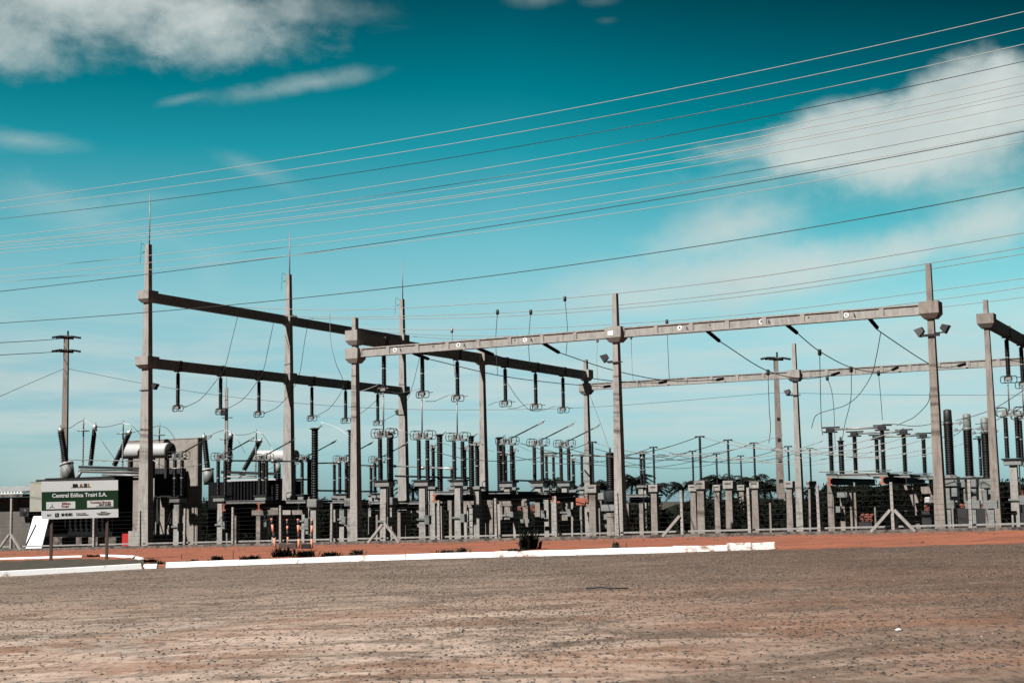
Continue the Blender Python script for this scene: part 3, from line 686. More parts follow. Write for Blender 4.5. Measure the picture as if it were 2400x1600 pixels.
# slim ribbed bus supports on concrete columns with box heads
def busp(u, v, z):
    r = thing('bus_support', '', 'insulator', u, v, z)
    mb = MB(); mb.taper((u, v), z - .65, z + 1.98, .37, .36, .31, .29); mb.build('pedestal', 'concrete_warm', r)
    mb = MB(); mb.bevbox((u - .25, v - .24, z + 2.04), (u + .25, v + .24, z + 2.42), .015); mb.box((u - .16, v - .16, z + 1.98), (u + .16, v + .16, z + 2.04)); mb.build('box_head', 'concrete', r)
    mb = MB(); mb.box((u - .15, v - .245, z + 2.25), (u + .15, v - .236, z + 2.31)); mb.build('slot', 'black', r)
    mb = MB(); mb.lathe(sheds(.072, 1.86, 22, .64), (u, v, z + 2.42)); mb.build('insulator', 'insulator', r)
    mb = MB(); mb.tube([(u, v, z + 4.28), (u, v, z + 4.36)], .045); mb.bar((u - .22, v, z + 4.36), (u + .22, v, z + 4.36), .09, .05); mb.build('clamp', 'steel_dark', r)
    return r
BUS = {}
for row, xs, ys in (('front', [1640, 1706, 1767, 1847, 1898], [1022, 1030, 1037, 1045, 1050]), ('rear', [1388, 1531.6, 1623, 1679, 1736], [1035, 1047, 1056, 1062, 1067])):
    for i, (x, y) in enumerate(zip(xs, ys)):
        hz = 1180 - .017 * (x - 1200)
        zz = 4.7
        Y = FP * (zz - 1.72) / (hz - y) * 1.0
        for _ in range(3):
            P = pY(x, y, Y); Y *= (gz(P[0]) + 4.37 - 1.72) / (P[2] - 1.72)
        q = atY(x, y, Y); BUS[(row, i)] = (x, y, Y)
        place('bus', busp, q[0], q[1], zuv(q[0], q[1]), 'slim ribbed insulator on box-headed column, %s of the %s five' % (nth(i, 5), 'taller, nearer' if row == 'front' else 'lower, farther'), 'slim bus supports on concrete columns')

# ------------------------------------------------------------------ equipment platforms (steel decks on concrete frames)
def platform(label, x0, x1, yd, Y, legs, orange=(), cross=None, rail=None, boxes=(), depth=2.6, ladder=None, bl=2.6):
    p = atY((x0 + x1) / 2, yd, Y); v = p[1]
    a = onv(x0, yd, v); b = onv(x1, yd, v); zt = (a[2] + b[2]) / 2 + .07
    r = thing('equipment_platform', label, 'platform', a[0], v, zuv(a[0], v), 'steel-decked equipment platforms')
    mb = MB(); mb.box((a[0], v, zt - .17), (b[0], v + .07, zt)); mb.box((a[0], v - .04, zt - .03), (b[0], v, zt)); mb.build('deck_channel', 'steel', r)
    mb = MB(); mb.box((a[0] + .02, v + .08, zt - .13), (b[0] - .02, v + depth, zt - .02)); mb.build('deck', 'steel_dark', r)
    ib = [onv(x, yd, v)[0] for x in (orange or (x0 + (x1 - x0) * .15, x1 - (x1 - x0) * .15))]
    for k, u in enumerate(ib):
        mb = MB(); z1 = zt - .18; z0 = z1 - .36; mb.box((u - .12, v - .1, z1 - .04), (u + .12, v + bl, z1)); mb.box((u - .12, v - .1, z0), (u + .12, v + bl, z0 + .04)); mb.box((u - .022, v - .1, z0 + .04), (u + .022, v + bl, z1 - .04)); o = mb.build('cross_beam', 'steel_dark', r)
        if orange:
            mb = MB(); mb.box((u - .135, v - .14, z1 - .06), (u + .135, v - .102, z1 + .01)); mb.box((u - .135, v - .14, z0 - .02), (u + .135, v - .102, z0 + .06)); mb.box((u - .05, v - .14, z0 + .06), (u + .05, v - .102, z1 - .06)); mb.build('painted_end', 'orange', o)
    zb = zt - .55
    if cross:
        c0, c1, yc = cross; e0 = onv(c0, yc, v + .5); e1 = onv(c1, yc, v + .5)
        zc = (e0[2] + e1[2]) / 2
        mb = MB(); mb.box((e0[0], v + .35, zc - .19), (e1[0], v + .75, zc + .19)); mb.build('concrete_beam', 'concrete_warm', r); zb = zc - .19
    for x, wpx in legs:
        e = onv(x, 1210, v + .5); w_ = wpx / (FP / Y) * 1.15
        mb = MB(); mb.taper((e[0], v + .55), zuv(e[0], v) - .65, zb - .003, w_ * 1.1, .36, w_, .32); mb.build('leg', 'concrete_warm', r)
    if rail:
        c0, c1, yc = rail; e0 = onv(c0, yc, v - .1); e1 = onv(c1, yc, v - .1)
        mb = MB(); mb.box((e0[0], v - .12, e0[2] - .1), (e1[0], v - .02, e0[2] + .1)); mb.build('cable_tray', 'grey_paint', r)
    for (bx0, by0, bx1, by1) in boxes:
        mb = MB(); pbox(mb, bx0, by0, bx1, by1, v - .05, .3); mb.build('control_box', 'grey_paint', r)
    if ladder:
        lx0, lx1, ly0, ly1 = ladder; mb = MB(); a1 = onv(lx0, ly0, v - .2); b1 = onv(lx1, ly1, v - .2)
        mb.tube([(a1[0], v - .2, a1[2]), (a1[0], v - .25, b1[2])], .03, 5); mb.tube([(b1[0], v - .2, a1[2]), (b1[0], v - .25, b1[2])], .03, 5)
        for k in range(5): zz = b1[2] + (a1[2] - b1[2]) * (k + .5) / 5; mb.tube([(a1[0], v - .22, zz), (b1[0], v - .22, zz)], .022, 5)
        mb.build('ladder', 'steel', r)
    return r
platform('platform with two orange beam ends, behind the orange and black bollards', 530, 621, 1175, 80, [(608, 10), (553, 8)], (528, 610), (594, 656, 1198), bl=7.5)
platform('platform without orange ends just right of the bollards', 625, 716, 1175, 81, [(655, 11), (672, 14)], (), (688, 718, 1197), (696, 722, 1236), [(716, 1240, 724, 1251)], ladder=(724, 742, 1164, 1262))
platform('narrow platform left of the short front post', 775, 806, 1174, 84, [(813, 9)], (), None, None, [(797, 1194, 806, 1212), (790, 1226, 800, 1234)])
platform('narrow low platform just right of the short front post', 865, 905, 1176, 86, [(874, 5), (884, 6)], (), None)
platform('low platform behind the braced fence corner', 950, 1024, 1177, 88, [(955, 8)], (), (966, 1020, 1195), (974, 992, 1231), [(933, 1195, 952, 1206)])
platform('platform with orange beam ends in the middle of the yard', 1016, 1128, 1153, 79, [(1136, 9), (1153, 8)], (1021, 1117), (1083, 1158, 1180), None, [(1049, 1172, 1055, 1195)], ladder=(1096, 1110, 1182, 1258), bl=11.5)
platform('platform over a pale concrete cross beam, behind the dark shrub', 1131, 1213, 1154, 82, [(1190, 8), (1234, 10), (1177, 5)], (), (1173, 1237, 1177), (1174, 1240, 1221), [(1180, 1228, 1184, 1245)])
platform('platform with a dull red beam end right of the dark shrub', 1216, 1289, 1156, 85, [(1262, 11)], (1225, 1297), None, None, [(1273, 1215, 1280, 1222), (1277, 1233, 1286, 1243)])
platform('platform beside the small orange sign', 1303, 1384, 1158, 88, [(1326, 11), (1364, 6), (1346, 3)], (1310, 1379), (1346, 1412, 1180), None, [(1415, 1204, 1424, 1217), (1418, 1228, 1422, 1238)])
platform('platform just right of the double-lettered beam post', 1470, 1517, 1160, 90, [(1473, 5), (1505, 8)], (), None)
platform('long platform at the right with orange ends under six insulators', 1939, 2080, 1113, 74, [(1949, 11), (1977, 9), (1955, 3), (1997, 4), (2007, 4)], (1945, 2069), (1941, 1955, 1146), None, [(1962, 1153, 1985, 1165), (1959, 1186, 1969, 1200), (2000, 1130, 2004, 1139)], bl=9.)
platform('right platform behind the braced fence post', 2082, 2132, 1114, 76, [(2086, 15), (2136, 12), (2112, 4)], (), (2109, 2141, 1145), (2057, 2128, 1192))
platform('right platform half hidden by the corner post', 2134, 2186, 1118, 79, [(2152, 10), (2190, 10)], (), (2160, 2186, 1148), (2120, 2142, 1193))

for i, (x, wp, yt, Y) in enumerate([(938, 8, 1200, 82), (949.5, 9, 1205, 80), (1405, 9, 1190, 76), (1808, 4, 1178, 84), (1060, 4, 1172, 78), (2054, 3.5, 1188, 68), (886, 5, 1206, 84), (869, 4, 1210, 86)]):
    p = atY(x, 1230, Y); t = atY(x, yt, Y)[2]; g = zuv(p[0], p[1]); w_ = wp * Y / FP
    mb = MB(); mb.taper((p[0], p[1]), g - .65, t, w_ * 1.1, .3, w_, .26)
    tag(mb.build('support_post', 'concrete_warm', None, (p[0], p[1], g)), 'bare concrete support post standing free in the yard, %s' % nth(sorted([938, 949.5, 1405, 1808, 1060, 2054, 886, 869]).index(x), 8), 'post', 'bare support posts')

# right disconnectors: one thing per phase pair
def disc_proto(u, v, z):   # z: deck level; two insulators 2.75 m apart along u
    r = thing('disconnector', '', 'switch', u, v, z)
    for s in (0, 2.75):
        for k in (0, 1):
            mb = MB(); mb.lathe(sheds(.15, 1.02, 13, .68), (u + s, v, z + .14 + k * 1.1)); mb.build('insulator', 'insulator', r)
        mb = MB(); mb.lathe([(.1, 0), (.14, .01), (.14, .06), (.1, .07)], (u + s, v, z + 1.16)); mb.build('flange', 'steel', r)
        mb = MB(); mb.box((u + s - .25, v - .2, z), (u + s + .25, v + .2, z + .12)); mb.build('base', 'steel_dark', r)
        mb = MB(); mb.box((u + s - .34, v - .2, z + 2.27), (u + s + .34, v + .2, z + 2.34)); mb.box((u + s - .2, v - .12, z + 2.34), (u + s + .2, v + .12, z + 2.5)); mb.bar((u + s - .44, v, z + 2.55), (u + s + .5, v, z + 2.55), .2, .07); mb.build('contact_head', 'steel_dark', r)
    mb = MB(); mb.tube([(u, v, z + 2.44), (u + 2.75, v, z + 2.44)], .06); mb.build('blade', 'cond', r)
    mb = MB(); mb.tube([(u - .6, v - .3, z + .2), (u + 3.2, v - .3, z + .2)], .03); mb.build('drive_rod', 'steel', r)
    return r
for i, (xa, ya, xb) in enumerate([(1945.5, 1000, 2067), (2002, 1010, 2120), (2053.5, 1018, 2165)]):
    Y = [77, 81.5, 86][i]
    p = atY(xa, ya, Y); zt = p[2]; o = place('disc', disc_proto, p[0], p[1], zt - 2.58, 'disconnector with twin insulators on the right platform, %s' % ['nearest phase with the dark blade', 'middle phase', 'farthest phase'][i], 'disconnectors on the right platform')
p = atY(1973.7, 1112, 79); r = thing('surge_arrester', 'single black arrester with a wire rising from it, on the right platform', 'surge arrester', p[0], p[1], p[2])
t = atY(1973.7, 1032, 79)[2]; u, v, z = p
mb = MB(); mb.lathe(sheds(.16, t - z - .06, 18, .85), (u, v, z)); mb.build('insulator', 'insulator', r)
mb = MB(); mb.lathe([(.2, 0), (.2, .06), (.06, .08), (.06, .26)], (u, v, t - .06)); mb.build('cap', 'steel_dark', r)
# measuring transformers at the right edge
for i, (x, yt, yc, yb) in enumerate([(2228, 960, 990, 1115), (2273, 970, 1003, 1118), (2314.5, 979, 1010, 1121)]):
    Y = [72, 75, 78][i]; p = atY(x, yb, Y); u, v, z = p; t = atY(x, yt, Y)[2]; c = atY(x, yc, Y)[2]; g = zuv(u, v)
    r = thing('current_transformer', ['thick ribbed bushing with a black top cap, right of the corner post', 'thick ribbed bushing with grey cap, middle of three at the right', 'thick ribbed bushing with grey cap just left of the edge post'][i], 'transformer', u, v, g, 'thick bushings at the right edge')
    mb = MB(); mb.lathe(sheds(.245, c - z - .05, 30, .84), (u, v, z + .05)); mb.build('insulator', 'insulator', r)
    mb = MB(); mb.lathe([(.19, -.14), (.235, -.1), (.235, 0), (.2, .02), (.215, .05), (.20, t - c - .04), (.17, t - c), (.05, t - c + .03)], (u, v, c)); mb.build('cap', 'black' if i == 0 else 'grey_paint', r)
    mb = MB(); mb.bar((u - .62, v, c - .1), (u + .62, v, c - .04), .07, .06); mb.bar((u - .66, v, c - .12), (u - .52, v, c), .14, .12); mb.bar((u + .52, v, c - .1), (u + .66, v, c + .03), .14, .12); mb.build('terminal', 'steel', r)
    mb = MB(); mb.lathe([(.3, -.03), (.3, .03), (.25, .05)], (u, v, z), n=16); mb.bevbox((u - .38, v - .38, z - .52), (u + .38, v + .38, z - .03), .03); mb.build('tank', 'grey_paint', r)
    mb = MB(); mb.bevbox((u - .30, v - .30, z - 1.3), (u - .02, v + .3, z - .6), .02); mb.build('terminal_box', 'grey_paint', r)
    mb = MB(); mb.bevbox((u + .06, v - .30, z - 1.3), (u + .34, v + .3, z - .6), .02); mb.build('terminal_box', 'grey_paint', r)
    mb = MB(); mb.taper((u + .02, v), g - .65, z - 1.302, .4, .36, .36, .34); mb.build('pedestal', 'concrete_warm', r)
mb = MB(); a = atY(2207, 1121, 71); b = onv(2342, 1119, a[1]); mb.box((a[0], a[1], a[2] - .07), (b[0], a[1] + .1, a[2] + .03))
for x in (2210, 2262, 2338): e = onv(x, 1121, a[1]); mb.box((e[0] - .05, a[1] + .101, zuv(e[0], a[1])), (e[0] + .05, a[1] + .18, a[2] - .071))
tag(mb.build('cable_rack', 'steel_dark', None, (a[0], a[1], zuv(a[0], a[1]))), 'dark horizontal steel rack behind the thick bushings at the right', 'rack')
mb = MB(); pbox(mb, 2204, 1178, 2236, 1189, 4.2, .25); pbox(mb, 2262, 1178, 2300, 1190, 4.2, .25); pbox(mb, 2308, 1177, 2336, 1188, 4.2, .25)
for k, (x0, x1) in enumerate([(2204, 2236), (2262, 2296), (2305, 2337)]):
    mb = MB(); _, (u0, u1, z0, z1) = pbox(mb, x0, 1172, x1, 1191, 6.2, .3)
    r = thing('terminal_cabinet', 'low grey terminal cabinet on a stand at the right, %s of three' % nth(k, 3), 'cabinet', (u0 + u1) / 2, 6.2, zuv(u0, 6.2), 'low grey terminal cabinets at the right')
    mb.build('cabinet', 'grey_paint', r); mb = MB(); mb.box(((u0 + u1) / 2 - .12, 6.25, zuv(u0, 6.2)), ((u0 + u1) / 2 + .12, 6.45, z0 - .002)); mb.build('stand', 'steel', r)
for k, (x, yb) in enumerate([(2300, 1116)]):
    p = atY(x, yb, 84); place('sup_r', sup(p[2] - zuv(p[0], p[1]), 2, 1.0, .11), p[0], p[1], zuv(p[0], p[1]), 'thin two-piece insulator between the two grey-capped bushings', None)
# voltage transformer beside the central right post
p = atY(1432, 1150, 74); u, v, z = p; g = zuv(u, v); t = atY(1431, 1063, 74)[2]
r = thing('voltage_transformer', 'black bushing on a rounded dark tank, just left of the lettered beam post', 'transformer', u, v, g)
mb = MB(); mb.lathe(sheds(.24, t - z - .1, 17, .84), (u, v, z + .05)); mb.build('insulator', 'insulator', r)
mb = MB(); mb.lathe([(.2, 0), (.24, .04), (.24, .08), (.05, .14), (.05, .34)], (u, v, t - .05)); mb.build('cap', 'steel_dark', r)
mb = MB(); mb.lathe([(.1, -.66), (.34, -.6), (.38, -.5), (.38, -.1), (.3, 0), (.12, .06)], (u, v, z), n=18); mb.build('tank', 'radiator', r)
mb = MB(); mb.box((u - .45, v - .3, z - 1.0), (u + .45, v + .3, z - .68)); mb.build('base', 'steel', r)
mb = MB(); mb.taper((u, v), g - .65, z - 1.3, .42, .4, .36, .34); mb.box((u - .2, v - .2, z - 1.3), (u + .2, v + .2, z - 1.002)); mb.build('pedestal', 'concrete_warm', r)
mb = MB(); mb.bar((u - .8, v, z - .25), (u - .38, v, z - .25), .2, .34); mb.build('terminal_box', 'steel', r)
# orange warning plate
mb = MB(); _, (u0, u1, z0, z1) = pbox(mb, 1350, 1166, 1371, 1183, onv(1360, 1175, 0)[0] * 0 + 5.5, .03)
um = (u0 + u1) / 2
r = thing('warning_sign', 'small plain orange plate on a thin post in the yard', 'sign', um, 5.5, zuv(um, 5.5)); mb.build('plate', 'orange', r)
mb = MB(); mb.box((um - .04, 5.54, zuv(um, 5.5)), (um + .04, 5.6, z1)); mb.build('post', 'steel', r)

# ------------------------------------------------------------------ power transformers and fire wall
def rod_px(mb, a, b, v, rpx, prof=None, n=12, r1=None):
    p = onv(a[0], a[1], v); q = onv(b[0], b[1], v); Y = W(p[0], p[1], 0)[1]; r = rpx * Y / FP; d = q - p; Lh = np.linalg.norm(d)
    if prof: mb.lathe(prof(r, Lh), p, d / Lh, n)
    else: mb.lathe([(r, 0), (r if r1 is None else r1 * Y / FP, Lh)], p, d / Lh, n)
    return r, p, q
def bushing(root, a, b, v, rpx):
    mb = MB(); r, p, q = rod_px(mb, a, b, v, rpx, lambda r, L_: sheds(r, L_, 16, .8)); o = mb.build('bushing', 'insulator', root)
    d = (q - p) / np.linalg.norm(q - p); mb = MB(); mb.lathe([(r * .8, 0), (r * .9, .05), (r * .9, .22), (r * .3, .26), (r * .3, .42)], q, d); mb.build('cap', 'alu', o)
def arrester(root, x, y0, y1, yr, v):
    mb = MB(); r, p, q = rod_px(mb, (x - 1, y0), (x + 1, y1), v, 2.3, lambda r, L_: sheds(r, L_ * .8, 14, .75)); mb.lathe([(r * .7, 0), (r * .7, .7)], p + (q - p) * .8); o = mb.build('surge_arrester', 'steel', root)
    mb = MB(); c = onv(x, yr, v); mb.lathe([(.36, -.02), (.38, 0), (.36, .02)], c, (0, 0, 1), 16); mb.build('grading_ring', 'alu', o)
v1 = 7.5
a = onv(200, 1262, v1)
r = thing('power_transformer', 'large dark transformer with a white tank on top, behind the green sign', 'transformer', a[0], v1, zuv(a[0], v1), 'power transformers')
mb = MB(); pbox(mb, 104, 1118, 264, 1256, v1, 1.7)
for k in range(12): x = 112 + k * 12.6; pbox(mb, x, 1130, x + 4.5, 1236, v1 - .22, .2)
mb.build('tank', 'tank', r)
mb = MB(); pbox(mb, 84, 1121, 268, 1127, v1 - .3, 2.1); mb.build('cover', 'steel_dark', r)
mb = MB(); _, cb = pbox(mb, 70, 1128, 112, 1198, v1 - 1.3, .9); mb.build('control_cabinet', 'cabinet', r)
for x0, x1 in ((117, 145), (178, 191), (207, 229), (246, 272)):
    mb = MB(); pbox(mb, x0, 1258, x1, 1278, v1 - .5, .6); mb.build('support_block', 'concrete_dark', r)
mb = MB(); rod_px(mb, (162, 1124), (156, 1086), v1 + .6, 14, None, 18, 15); o = mb.build('turret', 'grey_paint', r)
mb = MB(); rod_px(mb, (156.3, 1089), (155.5, 1085), v1 + .6, 16.5, None, 18); mb.build('turret_flange', 'white', o)
bushing(r, (154, 1084), (143, 1012), v1 + .6, 8.2); bushing(r, (212, 1090), (222, 1005), v1 + .9, 6.2); bushing(r, (268, 1090), (301, 1018), v1 + 1.1, 6.6)
arrester(r, 195, 1090, 985, 1009.5, v1 + .2); arrester(r, 288, 1096, 991, 1015.5, v1 + .2); arrester(r, 373, 1096, 997, 1019.5, 11.9)
mb = MB(); p = onv(186, 1094, v1); q = onv(330, 1098, v1); mb.bar(p, q, .16, .16); mb.build('arrester_rail', 'steel_dark', r)
for (a_, b_, rr) in (((186, 1103), (336, 1106), 4.2), ((180, 1122), (190, 1105), 3.5), ((240, 1112), (336, 1114), 3), ((242, 1080), (250, 1078), 1.2), ((162, 1077), (330, 1080), 1)):
    mb = MB(); rod_px(mb, a_, b_, v1 + .1, rr, None, 10); mb.build('oil_pipe', 'steel', r)
mb = MB(); rod_px(mb, (288, 1057.5), (398, 1055), v1 + 2.4, 17.5, lambda r, L_: [(r * .6, 0), (r * .97, .05), (r, .12), (r, L_ - .12), (r * .97, L_ - .05), (r * .6, L_)], 24); o = mb.build('conservator', 'white', r)
mb = MB(); rod_px(mb, (398, 1055), (400.5, 1055), v1 + 2.4, 17.8, None, 24); mb.build('end_cover', 'steel_dark', o)
for x in (300, 352, 385):
    mb = MB(); pbox(mb, x, 1073, x + 5, 1120, v1 + 2.3, .25); mb.build('conservator_leg', 'steel_dark', r)
mb = MB()
for k in range(10): x = 362 + k * 6.1; pbox(mb, x, 1097, x + 5.2, 1164, 11.8, .55)
mb.build('radiator', 'radiator', r)
for x in (366, 396): mb = MB(); pbox(mb, x, 1164.5, x + 5, 1262, 11.9, .15); mb.build('radiator_leg', 'steel_dark', r)
mb = MB(); p = onv(371, 1210, 11.85); q = onv(386, 1262, 11.85); mb.bar(p, q, .05, .05); p = onv(400, 1200, 11.85); q = onv(384, 1262, 11.85); mb.bar(p, q, .05, .05); mb.build('leg_brace', 'steel_dark', r)
v2 = 12.5
mb = MB(); _, (u0, u1, z0, z1) = pbox(mb, 296, 1029, 463, 1262, v2, .42); fz = zuv((u0 + u1) / 2, v2)
mb = MB(); mb.box((u0, v2, fz - .65), (u1, v2 + .42, z1 - .04)); mb.box((u0, v2 - .03, z1 - .04), (u1 + .02, v2 + .45, z1)); mb.box((u1 - .09, v2 - .03, fz), (u1 - .05, v2 - .001, z1 - .05))
tag(mb.build('fire_wall', 'concrete_wall', None, (u0, v2, fz)), 'tall pale concrete fire wall between the two transformers', 'wall')
mb = MB(); _, (a0, a1, b0, b1) = pbox(mb, 286, 1250, 300, 1279, 5.5, .3); r = thing('fire_cabinet', 'small bright red fire cabinet at the foot of the pale fire wall', 'cabinet', a0, 5.5, b0)
mb.build('cabinet', 'red', r); mb = MB(); pbox(mb, 300.5, 1244, 322, 1279, 5.45, .3); mb.build('side_panel', 'concrete', r)
v3 = 17.
a = onv(560, 1262, v3)
r = thing('power_transformer', 'dark transformer with leaning bushings right of the fire wall', 'transformer', a[0], v3, zuv(a[0], v3), 'power transformers')
mb = MB(); pbox(mb, 488, 1128, 640, 1248, v3, 3.0)
for k in range(12): x = 540 + k * 7.6; pbox(mb, x, 1128, x + 4.2, 1172, v3 - .25, .24)
mb.build('tank', 'tank', r)
mb = MB(); pbox(mb, 530, 1122, 648, 1126, v3 - .3, 3.4); mb.build('cover', 'white', r)
mb = MB(); rod_px(mb, (490, 1134), (487, 1099), v3 + .4, 12, None, 18, 13); o = mb.build('turret', 'grey_paint', r)
mb = MB(); rod_px(mb, (487.2, 1102), (486.8, 1098), v3 + .4, 14.5, None, 18); mb.build('turret_flange', 'white', o)
bushing(r, (486.5, 1097), (479, 1028), v3 + .4, 7.2); bushing(r, (535, 1124), (541, 1024), v3 + .6, 6.2); bushing(r, (572, 1101), (607, 1038), v3 + .8, 6.0)
arrester(r, 527, 1112, 1008, 1029, v3 + .3); arrester(r, 600, 1104, 1012, 1033, v3 + .3)
mb = MB(); p = onv(520, 1106, v3); q = onv(652, 1110, v3); mb.bar(p, q, .18, .18); mb.build('arrester_rail', 'steel_dark', r)
mb = MB(); rod_px(mb, (600, 1068), (692, 1068), v3 + 2.4, 13.5, lambda r, L_: [(r * .6, 0), (r * .97, .05), (r, .12), (r, L_ - .12), (r * .97, L_ - .05), (r * .6, L_)], 24); o = mb.build('conservator', 'white', r)
mb = MB(); rod_px(mb, (692, 1068), (694, 1068), v3 + 2.4, 13.8, None, 24); mb.build('end_cover', 'steel_dark', o)
for x in (612, 676): mb = MB(); pbox(mb, x, 1080, x + 5, 1135, v3 + 2.3, .25); mb.build('conservator_leg', 'steel_dark', r)
mb = MB(); rod_px(mb, (652, 1172), (652, 1108), v3 - 1, 7, lambda r, L_: sheds(r, L_, 12, .85)); o = mb.build('bushing', 'insulator', r); mb = MB(); rod_px(mb, (652, 1107.5), (652, 1086), v3 - 1, 6.2, None, 14); mb.build('cap', 'grey_paint', o)
for (a_, b_, rr) in (((520, 1116), (600, 1117), 3), ((560, 1117), (575, 1106), 5), ((600, 1112), (640, 1092), 1.4)):
    mb = MB(); rod_px(mb, a_, b_, v3 + .1, rr, None, 10); mb.build('oil_pipe', 'white', r)

# service building, air conditioner, leaning panel
vb = 9.5
mb = MB(); _, (u0, u1, z0, z1) = pbox(mb, -130, 1166, 70, 1270, vb, 4)
g = zuv(u0, vb); r = thing('service_building', 'low grey rendered building with a white metal roof at the left edge', 'building', u0, vb, g)
mb = MB(); mb.box((u0, vb, g - .75), (u1, vb + 5, z1)); mb.build('wall', 'render', r)
zr = onv(20, 1155, vb - .9)[2]
mb = MB(); n = 30
for k in range(n):
    a = u0 - .3 + (u1 + .3 - u0 + .3) * k / n; b = a + (u1 - u0 + .6) / n
    mb.hexa([(a, vb - .9, zr - .05), (a + (b - a) * .55, vb - .9, zr - .05), (a + (b - a) * .55, vb + 5.4, zr + .45), (a, vb + 5.4, zr + .45), (a + .02, vb - .9, zr + .09), (a + (b - a) * .5, vb - .9, zr + .09), (a + (b - a) * .5, vb + 5.4, zr + .59), (a + .02, vb + 5.4, zr + .59)])
    mb.hexa([(a + (b - a) * .55, vb - .9, zr - .05), (b, vb - .9, zr - .05), (b, vb + 5.4, zr + .45), (a + (b - a) * .55, vb + 5.4, zr + .45), (a + (b - a) * .55, vb - .9, zr - .01), (b, vb - .9, zr - .01), (b, vb + 5.4, zr + .49), (a + (b - a) * .55, vb + 5.4, zr + .49)])
mb.build('roof', 'roof', r)
mb = MB(); mb.box((u0 - .2, vb - .86, zr - .24), (u1 + .2, vb - .02, zr - .08)); mb.build('eaves', 'concrete_dark', r)
mb = MB(); _, (a0, a1, b0, b1) = pbox(mb, 46, 1189, 67, 1210, vb - .38, .36); r = thing('air_conditioner', 'dark air conditioning unit on the wall of the low building', 'air conditioner', a0, vb - .38, b0); mb.build('casing', 'radiator', r)
mb = MB(); c = onv(57, 1199.5, vb - .39); mb.lathe([(.2, 0), (.2, .012), (.05, .02)], c, (0, -1, 0), 18); mb.build('fan_grille', 'black', r)
mb = MB(); p = onv(44, 1172, vb - .1); q = onv(44, 1187, vb - .1); q2 = onv(62, 1188, vb - .1); mb.tube([p, q, q2], .03); mb.build('pipe', 'steel_dark', r)
A = [onv(78, 1210, 0.6), onv(115, 1210, .6), onv(95.5, 1289, -.3), onv(56, 1289, -.3)]
mb = MB(); dn = np.array([0, .07, .03]); B = [q + dn for q in A]; mb.hexa([A[3], A[2], B[2], B[3], A[0], A[1], B[1], B[0]])
tag(mb.build('leaning_panel', 'white_plain', None, tuple(A[3])), 'plain white slanting panel below the left end of the green sign', 'panel')

# ------------------------------------------------------------------ fence
FX = [(27, 1167, 1), (221, 1198, 0), (328, 1196, 0), (433, 1191, 0), (546, 1188, 0), (658, 1184, 0), (777, 1180, 0), (902, 1176, 1), (1029, 1172, 0), (1163, 1167, 0), (1303.5, 1162, 0), (1448, 1155, 0), (1599, 1149, 2), (1757, 1142, 0), (1919.5, 1136, 0), (2093, 1129, 1), (2275, 1124, 0), (2465, 1116, 0)]
fv = -1.0
e0 = onv(27, 1290, fv)
r = thing('wire_fence', 'long fence of thin concrete posts and barbed wire along the low kerb wall', 'fence', e0[0], fv, zuv(e0[0], fv))
mb = MB(); ua, ub = -26., 33.
n = 60; vs = []
for k in range(n):
    a = ua + (ub - ua) * k / n; b = ua + (ub - ua) * (k + 1) / n; za, zb_ = zuv(a, fv), zuv(b, fv)
    j = .015 * random.random()
    mb.hexa([(a, fv - .16, za - .7), (b, fv - .16, zb_ - .7), (b, fv + .1, zb_ - .7), (a, fv + .1, za - .7), (a, fv - .13, za + .20 + j), (b, fv - .13, zb_ + .20 + j), (b, fv + .08, zb_ + .20 + j), (a, fv + .08, za + .20 + j)])
mb.build('plinth', 'concrete_dark', r)
mb = MB(); a0, b0 = (ua, fv + .35, zuv(ua, fv) + .31), (ub, fv + .35, zuv(ub, fv) + .31); mb.bar(a0, b0, .2, .07); mb.build('coping', 'concrete', r)
FU = []
for (x, yt, br) in FX:
    p = onv(x, 1215, fv); u = p[0]; zt = onv(x, yt, fv)[2]; z0 = zuv(u, fv); zt = max(zt, z0 + 1.75); FU.append((u, zt))
    lean = random.uniform(-.03, .03)
    mb = MB(); mb.hexa([(u - .06, fv - .06, z0), (u + .06, fv - .06, z0), (u + .06, fv + .06, z0), (u - .06, fv + .06, z0), (u - .052 + lean, fv - .05, zt), (u + .052 + lean, fv - .05, zt), (u + .052 + lean, fv + .05, zt), (u - .052 + lean, fv + .05, zt)])
    mb.build('post', 'concrete', r)
    for s in ((-1, 1) if br == 1 else ((-1,) if br == 2 else ())):
        mb = MB(); mb.bar((u + s * .08, fv - .07, z0 + .95), (u + s * .85, fv - .1, z0 + .12), .11, .11); mb.build('brace', 'concrete', r)
for k in range(9):
    pts = []
    for (u, zt) in FU:
        z0 = zuv(u, fv); pts.append((u, fv - .065, z0 + .3 + (min(zt, z0 + 2.1) - z0 - .38) * k / 8))
    mb = MB(); mb.tube([(ua, fv - .065, zuv(ua, fv) + .3 + k * .2)] + pts + [(ub, fv - .065, zuv(ub, fv) + .3 + k * .2)], .0032, 4); mb.build('wire_strand', 'cond_dark', r)

